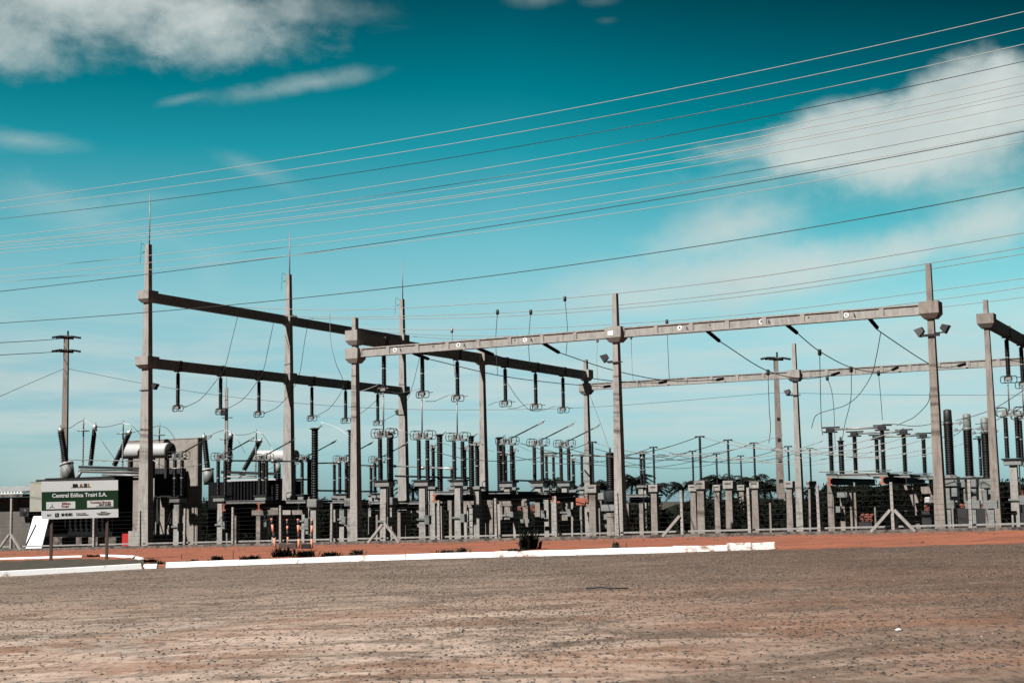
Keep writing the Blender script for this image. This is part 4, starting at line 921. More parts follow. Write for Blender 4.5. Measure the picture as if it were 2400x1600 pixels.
# ------------------------------------------------------------------ works sign
YL, YR = 54.3, 55.4
TL, TR, BR_, BL_ = pY(97.3, 1128, YL), pY(276.5, 1124.2, YR), pY(277.4, 1211.5, YR), pY(97.3, 1216.6, YL)
Nn = np.cross(TR - TL, BL_ - TL); Nn /= np.linalg.norm(Nn)          # points away from the camera or towards it
if Nn[1] > 0: Nn = -Nn
def SG(s, t, d=0.): return (TL * (1 - s) + TR * s) * (1 - t) + (BL_ * (1 - s) + BR_ * s) * t + Nn * d
WB = np.linalg.norm(TR - TL); HB = np.linalg.norm(BL_ - TL)
pl = gp(123, 1331)
r = thing('works_sign', 'white and green lettered notice board on two wooden posts by the kerb', 'sign', pl[0], pl[1], pl[2], world=True)
def quad(s0, t0, s1, t1, d0, d1):
    mb = MB(); mb.hexa([SG(s0, t1, d0), SG(s1, t1, d0), SG(s1, t1, d1), SG(s0, t1, d1), SG(s0, t0, d0), SG(s1, t0, d0), SG(s1, t0, d1), SG(s0, t0, d1)]); return mb
board = quad(0, 0, 1, 1, 0, -.03).build('board', 'white_plain', r)
quad(.0, .275, 1, .765, .006, .001).build('green_band', 'green', board)
quad(.06, .545, .435, .735, .012, .007).build('name_panel', 'white_plain', board)
quad(.59, .535, .935, .72, .012, .007).build('name_panel', 'white_plain', board)
def stext(body, s, t, size, m, d=.014, bold=0., xs=1., align='CENTER', it=0.):
    return text_mesh(body, size, 'lettering', m, board, lambda x, y, q: SG(s + (x + it * y) / WB, t - y / HB, d + q), bold, align, xs)
stext('BR', .437, .133, .175, 'dkgreen', .004, .012, .96); stext('A', .512, .133, .175, 'orange', .004, .012, .96); stext('SI', .567, .133, .175, 'dkgreen', .004, .012, .96); stext('L', .614, .133, .175, 'yellow', .004, .012, .96)
quad(.375, .172, .618, .178, .006, .001).build('underline', 'dkgreen', board)
stext('Central Eólica Trairi S.A.', .493, .385, .205, 'white_plain', .010, .0055, .97)
stext('Eólicas', .315, .595, .115, 'salmon', .016, .002); stext('Trairi', .300, .672, .115, 'salmon', .016, .002, 1.1)
stext('Tractebel Energia', .763, .585, .105, 'salmon', .016, .002, 1.02); stext('GDF SUEZ', .82, .652, .085, 'grey_ink', .016, .002, 1.15, it=.25)
quad(.70, .690, .925, .698, .018, .013).build('underline', 'grey_ink', board)
mb = MB()
for k in range(3):
    an = pi / 2 + k * 2 * pi / 3; c = (.134, .665); L_ = .115; wd = .014
    def pp(a, l, w_): return (c[0] + (cos(an) * l - sin(an) * w_) / WB, c[1] - (sin(an) * l + cos(an) * w_) / HB)
    q = [pp(an, 0, -wd * .5), pp(an, L_ * .4, -wd), pp(an, L_, 0), pp(an, L_ * .4, wd * .3), pp(an, 0, wd * .5)]
    mb.add([SG(*w_, .0175) for w_ in q] + [SG(*w_, .0125) for w_ in q], [(0, 1, 2, 3, 4), (9, 8, 7, 6, 5)] + [(i, i + 5, (i + 1) % 5 + 5, (i + 1) % 5) for i in range(5)])
mb.build('turbine_emblem', 'black', board)
stext('FAT', .096, .895, .085, 'grey_ink', .004, .003)
quad(.172, .845, .222, .945, .006, .001).build('emblem_square', 'dkgreen', board)
mb = MB(); n_ = 20
for (cx, cy, R_, w_) in ((.186, .925, .052, .012),):
    pts = [SG(cx + R_ * cos(a_) / WB, cy - R_ * sin(a_) / HB, .010) for a_ in [pi / 2 * k / 10 for k in range(11)]]; mb.tube(pts, .010, 5)
mb.build('emblem_arc', 'white_plain', board)
stext('BNDES', .325, .892, .135, 'black', .004, .005, .98)
stext('O banco nacional', .445, .867, .05, 'grey_ink', .004, .001, 1.0, 'LEFT'); stext('do desenvolvimento', .445, .908, .055, 'grey_ink', .004, .002, 1.0, 'LEFT')
stext('Ministério do', .805, .845, .042, 'grey_ink', .004, .001); stext('Desenvolvimento, Indústria', .805, .882, .046, 'grey_ink', .004, .002); stext('e Comércio Exterior', .805, .915, .046, 'grey_ink', .004, .002)
for x, yb, s in ((123, 1331, .142), (253, 1313, .868)):
    g = gp(x, yb); top = SG(s, .05, -.09); Yp = top[1]; zz = gz(top[0])
    mb = MB(); b = np.array([top[0] , Yp, zz - .15]); mb.bar(b, top, .10, .08); mb.build('post', 'wood', r)

# ------------------------------------------------------------------ striped bollards and boards between them
for i, (xt, yt, xb, yb) in enumerate([(636, 1214, 646, 1286), (673, 1216, 675, 1275), (698.6, 1215, 701, 1288), (731.5, 1216, 730.5, 1288)]):
    g = gp(xb, yb); top = pY(xt, yt, g[1]); d = top - g; L_ = np.linalg.norm(d)
    r = thing('bollard', 'orange and black striped bollard in front of the fence, %s of four%s' % (nth(i, 4), ', leaning left' if i == 0 else ''), 'bollard', g[0], g[1], g[2], 'striped bollards', world=True)
    fr = [0, .36, .52, .80, .93, 1.0] if i != 1 else [0, .30, .55, .74, .93, 1.]
    for k in range(5):
        mb = MB(); mb.lathe([(.056, L_ * fr[k]), (.056, L_ * fr[k + 1] - .0005)], g, d, 10); mb.build('band', 'boll_orange' if k % 2 == 0 else 'black', r)
for (x0, x1, y0, y1, m, lab) in ((653, 695, 1277, 1289, 'wood', 'low brown board standing between the bollards'), (706, 727, 1278, 1289, 'black', 'low black board between the two right bollards')):
    g0 = gp(x0, y1); a = pY(x0, y1, g0[1]); b = pY(x1, y1, g0[1] - .8); hh = 11.5 / 52
    mb = MB(); mb.bar(a + (0, .1, hh / 2), b + (0, .1, hh / 2), .05, hh + .1); tag(mb.build('low_board', m, None, None, world=True), lab, 'board')

# ------------------------------------------------------------------ utility poles
def upole(label, x, yt, Y, wb, wt, holes=(), arms=(), rod=None, box=None, m='concrete_warm'):
    P = pY(x, yt, Y); X = P[0] + .012 * 0; g = gz(X)
    r = thing('utility_pole', label, 'pole', X, Y, g, world=True)
    mb = MB(); mb.taper((X, Y), g - .75, P[2], wb, wb, wt, wt); mb.build('shaft', m, r)
    for y in holes:
        z = pY(x, y, Y)[2]; w_ = wb + (wt - wb) * (z - g) / (P[2] - g)
        mb = MB(); mb.box((X - w_ * .28, Y - w_ / 2 - .012, z - .12), (X + w_ * .28, Y - w_ / 2 + .02, z + .12)); mb.build('hole', 'black', r)
    for (y, L_) in arms:
        z = pY(x, y, Y)[2]
        mb = MB(); mb.bar((X - L_ * .72, Y - .35, z), (X + L_ * .72, Y + .35, z), .14, .14); mb.build('cross_arm', 'steel_dark', r)
        for s in (-.66, -.22, .66):
            for e in (-1, 1):
                mb = MB(); mb.lathe(sheds(.1, .62, 5), (X + s * L_, Y + .3 * s, z + .12), (e * .93, e * .1, -.16), 8); mb.build('insulator', 'insulator', r)
        mb = MB(); mb.lathe(sheds(.09, .45, 4), (X + .1, Y, z + .07), (0, 0, 1), 8); mb.build('pin_insulator', 'insulator', r)
    if rod: z = pY(x, rod, Y)[2]; mb = MB(); mb.tube([(X, Y, P[2] - .2), (X, Y, z)], .02, 5, .01); mb.build('lightning_rod', 'steel', r)
    if box:
        (bx, by, bw) = box; q = pY(bx, by, Y); mb = MB(); mb.bevbox((q[0] - bw, Y - .35, q[2] - .28), (q[0] + bw, Y - .05 - wt / 2, q[2] + .28), .03); mb.build('camera_box', 'black', r)
        mb = MB(); mb.bar((X - .3, Y - .2, q[2] - .45), (X + .5, Y - .2, q[2] - .45), .06, .06); mb.build('bracket', 'steel_dark', r)
    return r, X, P
upole('tall utility pole with two cross arms at the far left', 156, 786, 104, .50, .30, (), ((792, .55), (824, .55)))
upole('brownish utility pole with square holes among the bus supports', 1818, 838, 104, .56, .28, (982, 1031, 1080, 1127, 1173, 1220), ((842, .8),))
upole('slim pale pole with a dark box and rod behind the hanging insulators', 531, 908, 108, .28, .20, (), (), 850, (526, 965, .24), 'concrete')

# ------------------------------------------------------------------ wires
def wire(name, label, cat, pts, r, m='cond', group=None, k=7, ends=None):
    P = [pY(*q) for q in pts]; C_ = catmull(P, k); o = C_[0]
    mb = MB(); mb.tube([q for q in C_], r, 5)
    if ends:
        for e in ends:
            c = C_[0] if e == 0 else C_[-1]; mb.lathe([(.03, -.16), (.085, -.12), (.085, .1), (.03, .14)], c, (0, 0, 1), 8)
    ob = mb.build(name, m, None, tuple(o), world=True); tag(ob, label, cat, group); return ob
def invY(x, Yl, Yr): t = x / 2400.; return 1 / ((1 - t) / Yl + t / Yr)
LN = [(472, 281, 28), (489, 313, 66), (513, 346, 104), (555, 384, 144), (568, 410, 177), (571, 421, 195), (577, 439, 213), (584, 443.5, 223), (593, 457, 244), (633, 491, 280), (650, 509, 304), (661, 535, 332), (683, 523, 308), (757, 640, 440)]
def quadline(a, b, c):   # y through x = 0, 1200, 2400
    A = (a - 2 * b + c) / 2 / 1200 ** 2; B = (c - a) / 2400 - A * 2400
    return lambda x: a + B * x + A * x * x
for i, (a, b, c) in enumerate(LN):
    f = quadline(a, b, c); dk = i >= 12
    pts = [(x, f(x), invY(x, 68 + i * .6, 43 + i * .4)) for x in range(-300, 2701, 300)]
    if not dk: lab = '%s pale wire across the sky, counting down from the top' % (ORD[i] if i else 'topmost')
    else: lab = ['upper of the two black wires crossing the sky', 'lower black wire, sagging across the gantries'][i - 12]
    wire('overhead_wire', lab, 'wire', pts, .0125 if not dk else .017, 'line' if not dk else 'cond_dark', 'overhead wires crossing the sky', 4)
# bus wires of the yard running right from the left row
BW = [([(562, 720, 88), (800, 726.5, 86), (1100, 713, 83), (1400, 692, 79), (1800, 645, 73), (2400, 546, 63), (2700, 490, 59)], 'first (topmost)'),
      ([(644, 740, 90), (800, 743, 88), (1100, 736, 85), (1400, 719, 81), (1800, 676, 75), (2400, 580, 65), (2700, 524, 61)], 'second'),
      ([(724, 746, 92), (800, 747.5, 90), (1100, 744, 87), (1400, 727.5, 83), (1800, 687, 77), (2400, 595, 67), (2700, 542, 63)], 'third'),
      ([(800, 765, 100), (866, 770, 99), (1100, 772, 96), (1400, 762, 92), (1800, 731, 85), (2400, 652, 75), (2700, 604, 71)], 'fourth'),
      ([(880, 778, 102), (1100, 787, 98), (1400, 781, 94), (1800, 750, 87), (2194, 702.6, 80), (2400, 673, 77), (2700, 625, 73)], 'fifth'),
      ([(930, 786, 104), (1100, 795, 100), (1400, 793, 96), (1800, 766, 89), (2194, 721, 82), (2400, 696, 79), (2700, 650, 75)], 'sixth (lowest)')]
for pts, nm in BW: wire('bus_wire', '%s grey bus wire sagging from the left gantry row to the right edge' % nm, 'wire', pts, .019, 'cond', 'bus wires above the yard', 6)
# strung conductors between front and rear pale beams, with strain insulators
SW = [('left', 'A', (968, 827), (1004, 841), (1430, 904.5), (1416, 906), [(1166, 879, 76), (1300, 897, 83)]), ('left', 'B', (1120, 816), (1156, 831), (1562, 894), (1545, 897), [(1300, 871, 73), (1440, 893, 80)]), ('left', 'C', (1273, 804), (1310, 826), (1695, 887), (1680, 890), [(1439, 868, 70), (1569, 892, 78)]),
      ('right', 'A', (1657, 775), (1686, 799), (1967, 873), (1949, 879), [(1797, 868, 68), (1884, 887, 77)]), ('right', 'B', (1842, 759), (1868, 780), (2104, 861), (2092, 866), [(1921, 823, 63), (1994, 861, 69), (2059, 873, 77)]), ('right', 'C', (2036, 744), (2056, 768), (2262, 853), (2246, 857), [(2064, 778, 58), (2175, 851, 67), (2215, 861, 72)])]
for side_, ch, a, b, c, d, mid in SW:
    Ya = W(onv(a[0], a[1], .3)[0], .3, 0)[1]; Yc = W(onv(c[0], c[1], 25.4)[0], 25.4, 0)[1]
    b3 = (b[0], b[1], Ya + 1.0); d3 = (d[0], d[1], Yc - .8)
    for (p, q, w_) in ((pY(a[0], a[1], Ya), pY(*b3), 'front'), (pY(c[0], c[1], Yc), pY(*d3), 'rear')):
        mb = MB(); dd = q - p; L_ = np.linalg.norm(dd); mb.lathe(sheds(.085, L_, 14, .8), p, dd, 10)
        tag(mb.build('strain_insulator', 'insulator', None, tuple(p), world=True), 'slanting black strain insulator at the %s beam, %s side, phase %s' % (w_, side_, ch), 'insulator', 'strain insulators')
    wire('strung_wire', 'dark wire strung back from the %s lettered beam at phase %s' % (side_, ch), 'wire', [b3] + mid + [d3], .022, 'cond_dark', 'wires strung between the pale beams', 6)
# droppers
DR = [([(773, 727, 86), (775, 797, 86), (787, 850, 86), (802, 885, 87), (806, 903, 88)], 'pale dropper curving down to the left of the short front post', 'cond'),
      ([(562, 722, 88), (545, 790, 86), (527, 860, 84), (508, 890, 83), (470, 935, 82), (432, 955, 81)], 'curved jumper to the first hanging insulator of the left beam', 'cond_dark'),
      ([(644, 742, 90), (632, 800, 88), (618, 865, 86), (604, 892, 85), (570, 935, 84), (530, 959, 84)], 'curved jumper to the second hanging insulator of the left beam', 'cond_dark'),
      ([(724, 748, 92), (714, 800, 91), (703, 872, 90), (690, 905, 89), (655, 950, 88), (618, 969, 87)], 'curved jumper to the third hanging insulator of the left beam', 'cond_dark'),
      ([(806, 903, 92), (793, 930, 92), (770, 958, 93), (744, 973, 94)], 'curved jumper to the fourth hanging insulator of the left beam', 'cond_dark'),
      ([(905, 905, 99), (885, 935, 99), (850, 965, 98), (822, 979, 98)], 'curved jumper to the fifth hanging insulator of the left beam', 'cond_dark'),
      ([(985, 830, 103), (965, 910, 103), (940, 960, 103), (898, 986, 103)], 'curved jumper to the sixth hanging insulator of the left beam', 'cond_dark'),
      ([(845, 917, 74), (870, 908, 74), (886, 902, 74)], 'short jumper into the first rodded insulator', 'cond'),
      ([(905, 915, 74), (930, 921, 76), (958, 917, 77), (983, 911, 77)], 'sagging jumper between the first and second rodded insulators', 'cond'),
      ([(996, 940, 78), (1020, 939, 79), (1045, 928, 80), (1066, 922, 80)], 'sagging jumper between the second and third rodded insulators', 'cond'),
      ([(1144, 950, 84), (1160, 943, 86), (1178, 938, 86)], 'jumper into the first idle insulator', 'cond'),
      ([(1190, 957, 87), (1210, 956, 88), (1232, 948, 89), (1250, 945, 89)], 'sagging jumper between the first and second idle insulators', 'cond'),
      ([(1190, 898, 86), (1215, 935, 87), (1245, 962, 89), (1275, 960, 91), (1296, 953, 92), (1314, 951, 92)], 'long looping jumper to the third idle insulator', 'cond'),
      ([(1059, 774, 85), (1062, 830, 85), (1066, 880, 85)], 'straight dropper beside the third rodded insulator', 'cond'),
      ([(1166, 731, 79), (1162, 800, 79), (1166.5, 879, 77)], 'straight dropper onto the first strung wire', 'cond_dark'),
      ([(1244, 731, 80), (1239, 800, 80), (1242, 861, 80)], 'straight dropper hanging behind the central beam', 'cond_dark'),
      ([(1324, 700, 78), (1330, 770, 76), (1327, 830, 73)], 'straight dropper onto the third strung wire left of the joint post', 'cond_dark'),
      ([(1400, 797, 90), (1399, 850, 88), (1402, 905, 86)], 'thin dropper ending at the rear beam left of the joint post', 'cond'),
      ([(1479, 789, 90), (1481, 850, 90), (1484, 898, 88)], 'thin dropper ending at the rear beam just right of the joint post', 'cond'),
      ([(1563, 754, 84), (1566, 830, 82), (1569, 892, 79)], 'dropper with a clamp on top between joint post and utility pole', 'cond_dark'),
      ([(1800, 872, 69), (1803, 960, 70), (1806, 1000, 72), (1802, 1038, 74)], 'free hanging dropper left of the brown utility pole', 'cond_dark'),
      ([(1921, 825, 63), (1923, 920, 66), (1925, 990, 70), (1928, 1019, 72)], 'straight hanging dropper left of the right platform', 'cond_dark'),
      ([(1939, 885, 80), (1950, 920, 78), (1955, 970, 76), (1957.5, 1053, 75)], 'bowed dropper between two straight ones above the right platform', 'cond_dark'),
      ([(1995, 865, 69), (1994, 935, 72), (1981, 990, 76), (1974, 1030, 79)], 'slanting dropper down to the single arrester', 'cond_dark'),
      ([(2059, 874, 77), (2064, 930, 77), (2068, 984, 77)], 'straight dropper onto the disconnector with the dark blade', 'cond_dark'),
      ([(2064, 780, 58), (2054, 835, 61), (2042, 880, 64), (2012, 926, 68), (1980, 950, 70), (1940, 962, 72), (1912, 974, 73), (1902, 1003, 74)], 'big looping cable from phase C down to the right platform', 'cond_dark'),
      ([(2180, 915, 62), (2174, 945, 66), (2144, 976, 71), (2120, 988, 74), (2103, 996, 76)], 'cable curving from the corner post to the right platform', 'cond_dark'),
      ([(2068, 994, 76), (2100, 994, 75), (2150, 998, 73), (2216, 987, 72)], 'black cable from the right platform to the black-capped bushing', 'cond_dark'),
      ([(2240, 985, 72), (2290, 972, 72), (2340, 952, 70), (2420, 900, 66)], 'upper cable rising from the black-capped bushing to the right edge', 'cond_dark'),
      ([(2286, 994, 75), (2330, 986, 73), (2380, 962, 71), (2420, 940, 69)], 'lower cable rising from a grey-capped bushing to the right edge', 'cond_dark'),
      ([(2200, 1026, 74), (2240, 1018, 76), (2262, 997, 75)], 'short cable between the corner post and the middle bushing', 'cond_dark'),
      ([(1382, 925, 95), (1405, 985, 86), (1424, 1040, 77), (1431, 1060, 74)], 'thin cable slanting from the rear corner to the voltage transformer', 'cond'),
      ([(148, 1003, 80), (165, 1002, 80), (183, 990, 80), (197, 984, 81)], 'short lead from the leftmost transformer bushing', 'cond_dark'),
      ([(197, 984, 81), (215, 996, 81), (240, 1035, 81), (270, 1077, 82)], 'pale lead slanting across the middle transformer bushing', 'white_plain'),
      ([(226, 1000, 81), (250, 1000, 81), (288, 991, 81)], 'lead linking the second transformer bushing and its arrester', 'cond_dark'),
      ([(288, 991, 81), (310, 998, 81), (330, 1020, 82), (345, 1048, 82)], 'pale lead falling right from the middle arrester', 'white_plain'),
      ([(306, 1014, 81), (340, 1006, 81), (373, 997, 81)], 'lead linking the third transformer bushing and the right arrester', 'cond_dark'),
      ([(373, 997, 81), (392, 1004, 82), (410, 1028, 83)], 'pale lead falling right from the rightmost arrester', 'white_plain'),
      ([(345, 1066, 82), (370, 1085, 80), (395, 1096, 80), (430, 1095, 80), (470, 1088, 84), (486, 1082, 90)], 'pale cable swinging in front of the fire wall', 'white_plain'),
      ([(487, 1022, 92), (510, 1012, 92), (527, 1007, 92)], 'short lead from the right transformer to its arrester', 'cond_dark'),
      ([(545, 1019, 92), (575, 1018, 92), (600, 1011, 92)], 'lead between the two arresters of the right transformer', 'cond_dark'),
      ([(527, 1007, 92), (545, 1014, 92), (560, 1035, 92), (575, 1062, 93)], 'pale lead falling from the left arrester of the right transformer', 'white_plain'),
      ([(600, 1011, 92), (616, 1018, 92), (632, 1042, 93), (640, 1056, 93)], 'pale lead falling from the right arrester of the right transformer', 'white_plain'),
      ([(752, 989, 76), (790, 1002, 76), (822, 1025, 76), (840, 1038, 77)], 'white lead from the leftmost tall current transformer', 'white_plain'),
      ([(926, 1004, 82), (950, 1012, 82), (975, 1030, 83)], 'white lead from the third tall current transformer', 'white_plain'),
      ([(1020, 1033, 78), (1050, 1042, 79), (1085, 1052, 80), (1100, 1058, 82)], 'white lead between the second and third central switches', 'white_plain'),
      ([(1100, 1040, 86), (1130, 1050, 87), (1165, 1058, 88), (1205, 1060, 88), (1215, 1045, 88), (1245, 1057, 90), (1290, 1062, 92)], 'white lead running behind the middle post', 'white_plain')]
for pts, lab, m in DR:
    wire('jumper_cable', lab, 'cable', pts, .017 if m != 'white_plain' else .014, m, None, 6, (0,) if 'dropper' in lab and 'pale' not in lab else None)
# faint service wires between the poles
wire('service_wire', 'thin wire from the far left pole down to the left edge', 'wire', [(150, 864, 104), (70, 898, 92), (-60, 955, 80)], .016, 'cond_dark')
wire('service_wire', 'thin wire sagging from the far left pole to the brown utility pole', 'wire', [(160, 864, 104), (345, 900, 106), (560, 932, 108), (850, 955, 110), (1100, 960, 110), (1400, 953, 108), (1820, 920, 104)], .014, 'cond_dark')
wire('service_wire', 'thin level wire from the brown utility pole to the right edge', 'wire', [(1820, 920, 104), (2100, 925, 104), (2500, 926, 104)], .014, 'cond_dark')
for i, y in enumerate((803, 832)):
    wire('service_wire', ['upper wire from the far left pole to the left edge', 'lower wire from the far left pole to the left edge'][i], 'wire', [(140, (794, 824)[i], 104), (70, y - 4, 96), (-60, y + 3, 84)], .022, 'cond_dark')
# aluminium tubular busbars through the switch rows
TB = [([(540, 1079, 84), (640, 1080, 86)], 'first'), ([(645, 1081, 87), (705, 1080, 90)], 'second'), ([(742, 1085, 91), (795, 1084, 95)], 'third'), ([(820, 1089, 97), (882, 1091, 101)], 'fourth'), ([(925, 1092, 97), (985, 1093, 90)], 'fifth'), ([(990, 1096, 84), (1062, 1097, 82)], 'sixth'),
      ([(1270, 1060, 90), (1335, 1063, 92)], 'seventh'), ([(1340, 1066, 92), (1432, 1068, 80)], 'eighth'), ([(1436, 1072, 78), (1505, 1074, 88)], 'ninth')]
for pts, nm in TB:
    mb = MB(); P = [pY(*q) for q in pts]; mb.tube(P, .045, 8)
    for q in P: mb.lathe([(.03, -.12), (.1, -.1), (.1, .1), (.03, .12)], q, P[1] - P[0], 8)
    tag(mb.build('busbar', 'alu', None, tuple(P[0]), world=True), 'pale tubular busbar between switches, %s from the left' % nm, 'busbar', 'tubular busbars')
# slack wires over the slim bus supports
for key, nm in (('front', 'nearer'), ('rear', 'farther')):
    B_ = [BUS[(key, i)] for i in range(5)]
    for i, (x, y, Y) in enumerate(B_):
        P0 = pY(x, y, Y); d_ = W(1, 0, 0) - W(0, 0, 0)
        for s in (-1, 1):
            pts = [P0 + d_ * s * 9 * t + np.array([0, 0, -.75 * (1 - (2 * t - 1) ** 2) + (.0 if s > 0 else 0) * t]) for t in (0, .15, .3, .5, .7, .85, 1)]
            mb = MB(); mb.tube(catmull(pts, 3), .018, 5)
            tag(mb.build('slack_wire', 'cond_dark' if s < 0 else 'cond', None, tuple(P0), world=True), 'slack bus wire going %s from the %s slim support, %s' % ('left' if s < 0 else 'right', nm, nth(i, 5)), 'wire', 'slack wires over the slim bus supports')

# ------------------------------------------------------------------ vegetation behind the yard
def leafmass(name, pts, n, size, m, label, cat, kind=None, world_org=(0, 0, 0), rng=np.random.RandomState(11)):
    """many leaf-sized blades scattered through the volumes given as (centre, radii)"""
    vol = np.array([p[1][0] * p[1][1] * p[1][2] for p in pts]); vol = vol / vol.sum(); vs = []; fs = []
    ids = rng.choice(len(pts), n, p=vol)
    for k in range(n):
        c, rr = pts[ids[k]]
        d = rng.normal(size=3); d /= np.linalg.norm(d); q = np.array(c) + d * np.array(rr) * (rng.rand() ** .45)
        a = rng.normal(size=3); a /= np.linalg.norm(a); b = np.cross(a, rng.normal(size=3)); b /= np.linalg.norm(b); sz = size * (.6 + .8 * rng.rand())
        i = len(vs); vs += [q - a * sz, q + b * sz * .35, q + a * sz, q - b * sz * .35]; fs.append((i, i + 1, i + 2, i + 3))
    mb = MB(); mb.add(vs, fs); o = mb.build(name, m, None, world_org, world=True); tag(o, label, cat)
    if kind: o['kind'] = kind
    return o
TOPS = [(150, 1172), (480, 1166), (700, 1164), (900, 1166), (1130, 1172), (1185, 1186), (1265, 1187), (1290, 1168), (1400, 1163), (1450, 1168), (1500, 1172), (1565, 1186), (1600, 1166), (1700, 1160), (1800, 1160), (1900, 1164), (1945, 1130), (2190, 1124), (2400, 1120), (2700, 1115)]
tx = [t[0] for t in TOPS]; ty = [t[1] for t in TOPS]; pts = []
rr = np.random.RandomState(5)
for x in np.arange(150, 2700, 13.):
    v = 31.5 + rr.rand() * 5; p = onv(x, 1200, v); Q = W(p[0], v, 0); zt = pY(x, np.interp(x, tx, ty) + rr.normal() * 4, Q[1])[2]; g = gz(Q[0]) - .6
    h = max(.5, zt - g)
    pts.append(((Q[0], Q[1], g + h * .5), (.75, .9, h * .52)))
leafmass('thicket', pts, 34000, .17, 'leaf', 'dense dark thicket closing off the back of the yard', 'shrubbery', 'stuff')
# dense dark core of the thicket so no ground shows through it
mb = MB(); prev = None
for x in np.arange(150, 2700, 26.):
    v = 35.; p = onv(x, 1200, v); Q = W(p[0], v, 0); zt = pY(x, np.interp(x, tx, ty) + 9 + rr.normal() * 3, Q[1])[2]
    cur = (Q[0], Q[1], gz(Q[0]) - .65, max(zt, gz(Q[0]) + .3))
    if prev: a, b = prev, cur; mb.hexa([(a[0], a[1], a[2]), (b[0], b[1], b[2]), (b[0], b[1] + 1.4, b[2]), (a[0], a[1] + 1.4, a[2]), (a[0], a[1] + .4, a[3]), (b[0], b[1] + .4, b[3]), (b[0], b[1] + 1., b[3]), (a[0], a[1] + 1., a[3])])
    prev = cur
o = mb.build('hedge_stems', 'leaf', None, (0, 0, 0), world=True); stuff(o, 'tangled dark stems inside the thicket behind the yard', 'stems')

def palm_proto(seed):
    R_ = np.random.RandomState(seed)
    def f(X, Y, H, label):
        g = gz(X) - .65; r = thing('palm_tree', label, 'palm tree', X, Y, g, 'palms beyond the yard', world=True)
        lx, ly = R_.uniform(-.4, .4, 2)
        mb = MB(); mb.tube([(X + lx * t * t, Y + ly * t * t, g + (H - .0) * t) for t in np.linspace(0, 1, 7)], .17, 8, .11); mb.build('trunk', 'trunk', r)
        C_ = np.array([X + lx, Y + ly, g + H]); vs = []; fs = []
        for k in range(26):
            an = 2 * pi * k / 26 + R_.uniform(-.2, .2); up = R_.uniform(-.55, 1.5); L_ = R_.uniform(1.8, 2.7); h = np.array([cos(an), sin(an), 0]); side = np.array([-sin(an), cos(an), 0])
            for j in range(14):
                t = (j + .6) / 14; q = C_ + h * L_ * t * cos(up * .6) + np.array([0, 0, L_ * (sin(up) * t - (.62 + .15 * up) * t * t)])
                for s_ in (-1, 1):
                    ll = .66 * (1 - (2 * t - .9) ** 2 * .55) * R_.uniform(.8, 1.15); e = q + side * s_ * ll * .75 + h * ll * .5 + np.array([0, 0, -ll * R_.uniform(.1, .6)])
                    w_ = h * .085; i = len(vs); vs += [q - w_, q + w_, e + w_ * .3, e - w_ * .3]; fs.append((i, i + 1, i + 2, i + 3))
        mb = MB(); mb.add(vs, fs); mb.build('crown', 'palm', r); return r
    return f
PALMS = [(966, 1150), (1302, 1136), (1330, 1152), (1396, 1143), (1413, 1147), (1476, 1136), (1494, 1130), (1533, 1150), (1597, 1147), (1660, 1141), (1686, 1130), (1733, 1139), (1752, 1133), (1795, 1146), (1812, 1153), (1882, 1160), (2430, 1120)]
PP = {}
for i, (x, y) in enumerate(PALMS[:-1]):
    Y = 128 + (i * 37) % 40; P = pY(x, y - 4, Y); H = P[2] - gz(P[0]) + .65; k = i % 4
    lab = 'distant dark palm on the skyline, %s' % nth(i, 16)
    o = palm_proto(20 + i)(P[0], Y, H, lab)

# house with a clay tile roof seen through the yard, and brick heaps
P = pY(1230, 1196, 150); g = gz(P[0]) - .65
r = thing('house', 'distant house with pale orange tiled roof glimpsed under a platform', 'house', P[0], 150, g, world=True)
mb = MB(); mb.box((P[0] - 1.7, 150, g), (P[0] + 1.9, 156, P[2] - .05)); mb.build('wall', 'render', r)
mb = MB(); a, b = P[0] - 2.0, P[0] + 2.2; mb.add([(a, 149.5, P[2] - .1), (b, 149.5, P[2] - .1), (b, 153, P[2] + .42), (a, 153, P[2] + .42), (b, 156.5, P[2] - .1), (a, 156.5, P[2] - .1)], [(0, 1, 2, 3), (3, 2, 4, 5), (0, 3, 5), (1, 4, 2), (0, 5, 4, 1)]); mb.build('roof', 'tile', r)
for i, (x0, x1, y0, y1, v) in enumerate([(2014, 2040, 1206, 1221, 27), (2148, 2156, 1166, 1187, 28), (2164, 2188, 1180, 1196, 28), (2248, 2272, 1182, 1189, 24), (2286, 2316, 1181, 1189, 24), (2378, 2400, 1152, 1181, 30)]):
    p = onv((x0 + x1) / 2, y1, v); q0 = onv(x0, y1, v)[0]; q1 = onv(x1, y1, v)[0]; zt = onv((x0 + x1) / 2, y0, v)[2]; g = zuv(p[0], v) - .55
    r = thing('brick_stack', 'stack of red clay bricks glimpsed at the back right, %s of six' % nth(i, 6), 'brick stack', p[0], v, g, 'red brick stacks at the back')
    mb = MB(); rb = np.random.RandomState(i); z = p[2]
    while z < zt:
        u = q0 + rb.rand() * .1
        while u < q1:
            mb.hexa([(u + .02 + dx_ * .2 + rb.uniform(-.02, .02), v + dy_ * .4 + rb.uniform(-.05, .05), z + dz_ * .1 + rb.uniform(-.02, .02)) for dz_ in (0, 1) for dx_, dy_ in ((0, 0), (1, 0), (1, 1), (0, 1))]); u += .22 + .06 * rb.rand()
        z += .112
    mb.build('bricks', 'tile', r)
    mb = MB(); mb.box((q0 - .1, v - .06, g), (q1 + .1, v + .7, p[2] - .03)); mb.build('stand', 'black', r)
p = onv(2174, 1180, 27.5); g = zuv(p[0], 27.5)
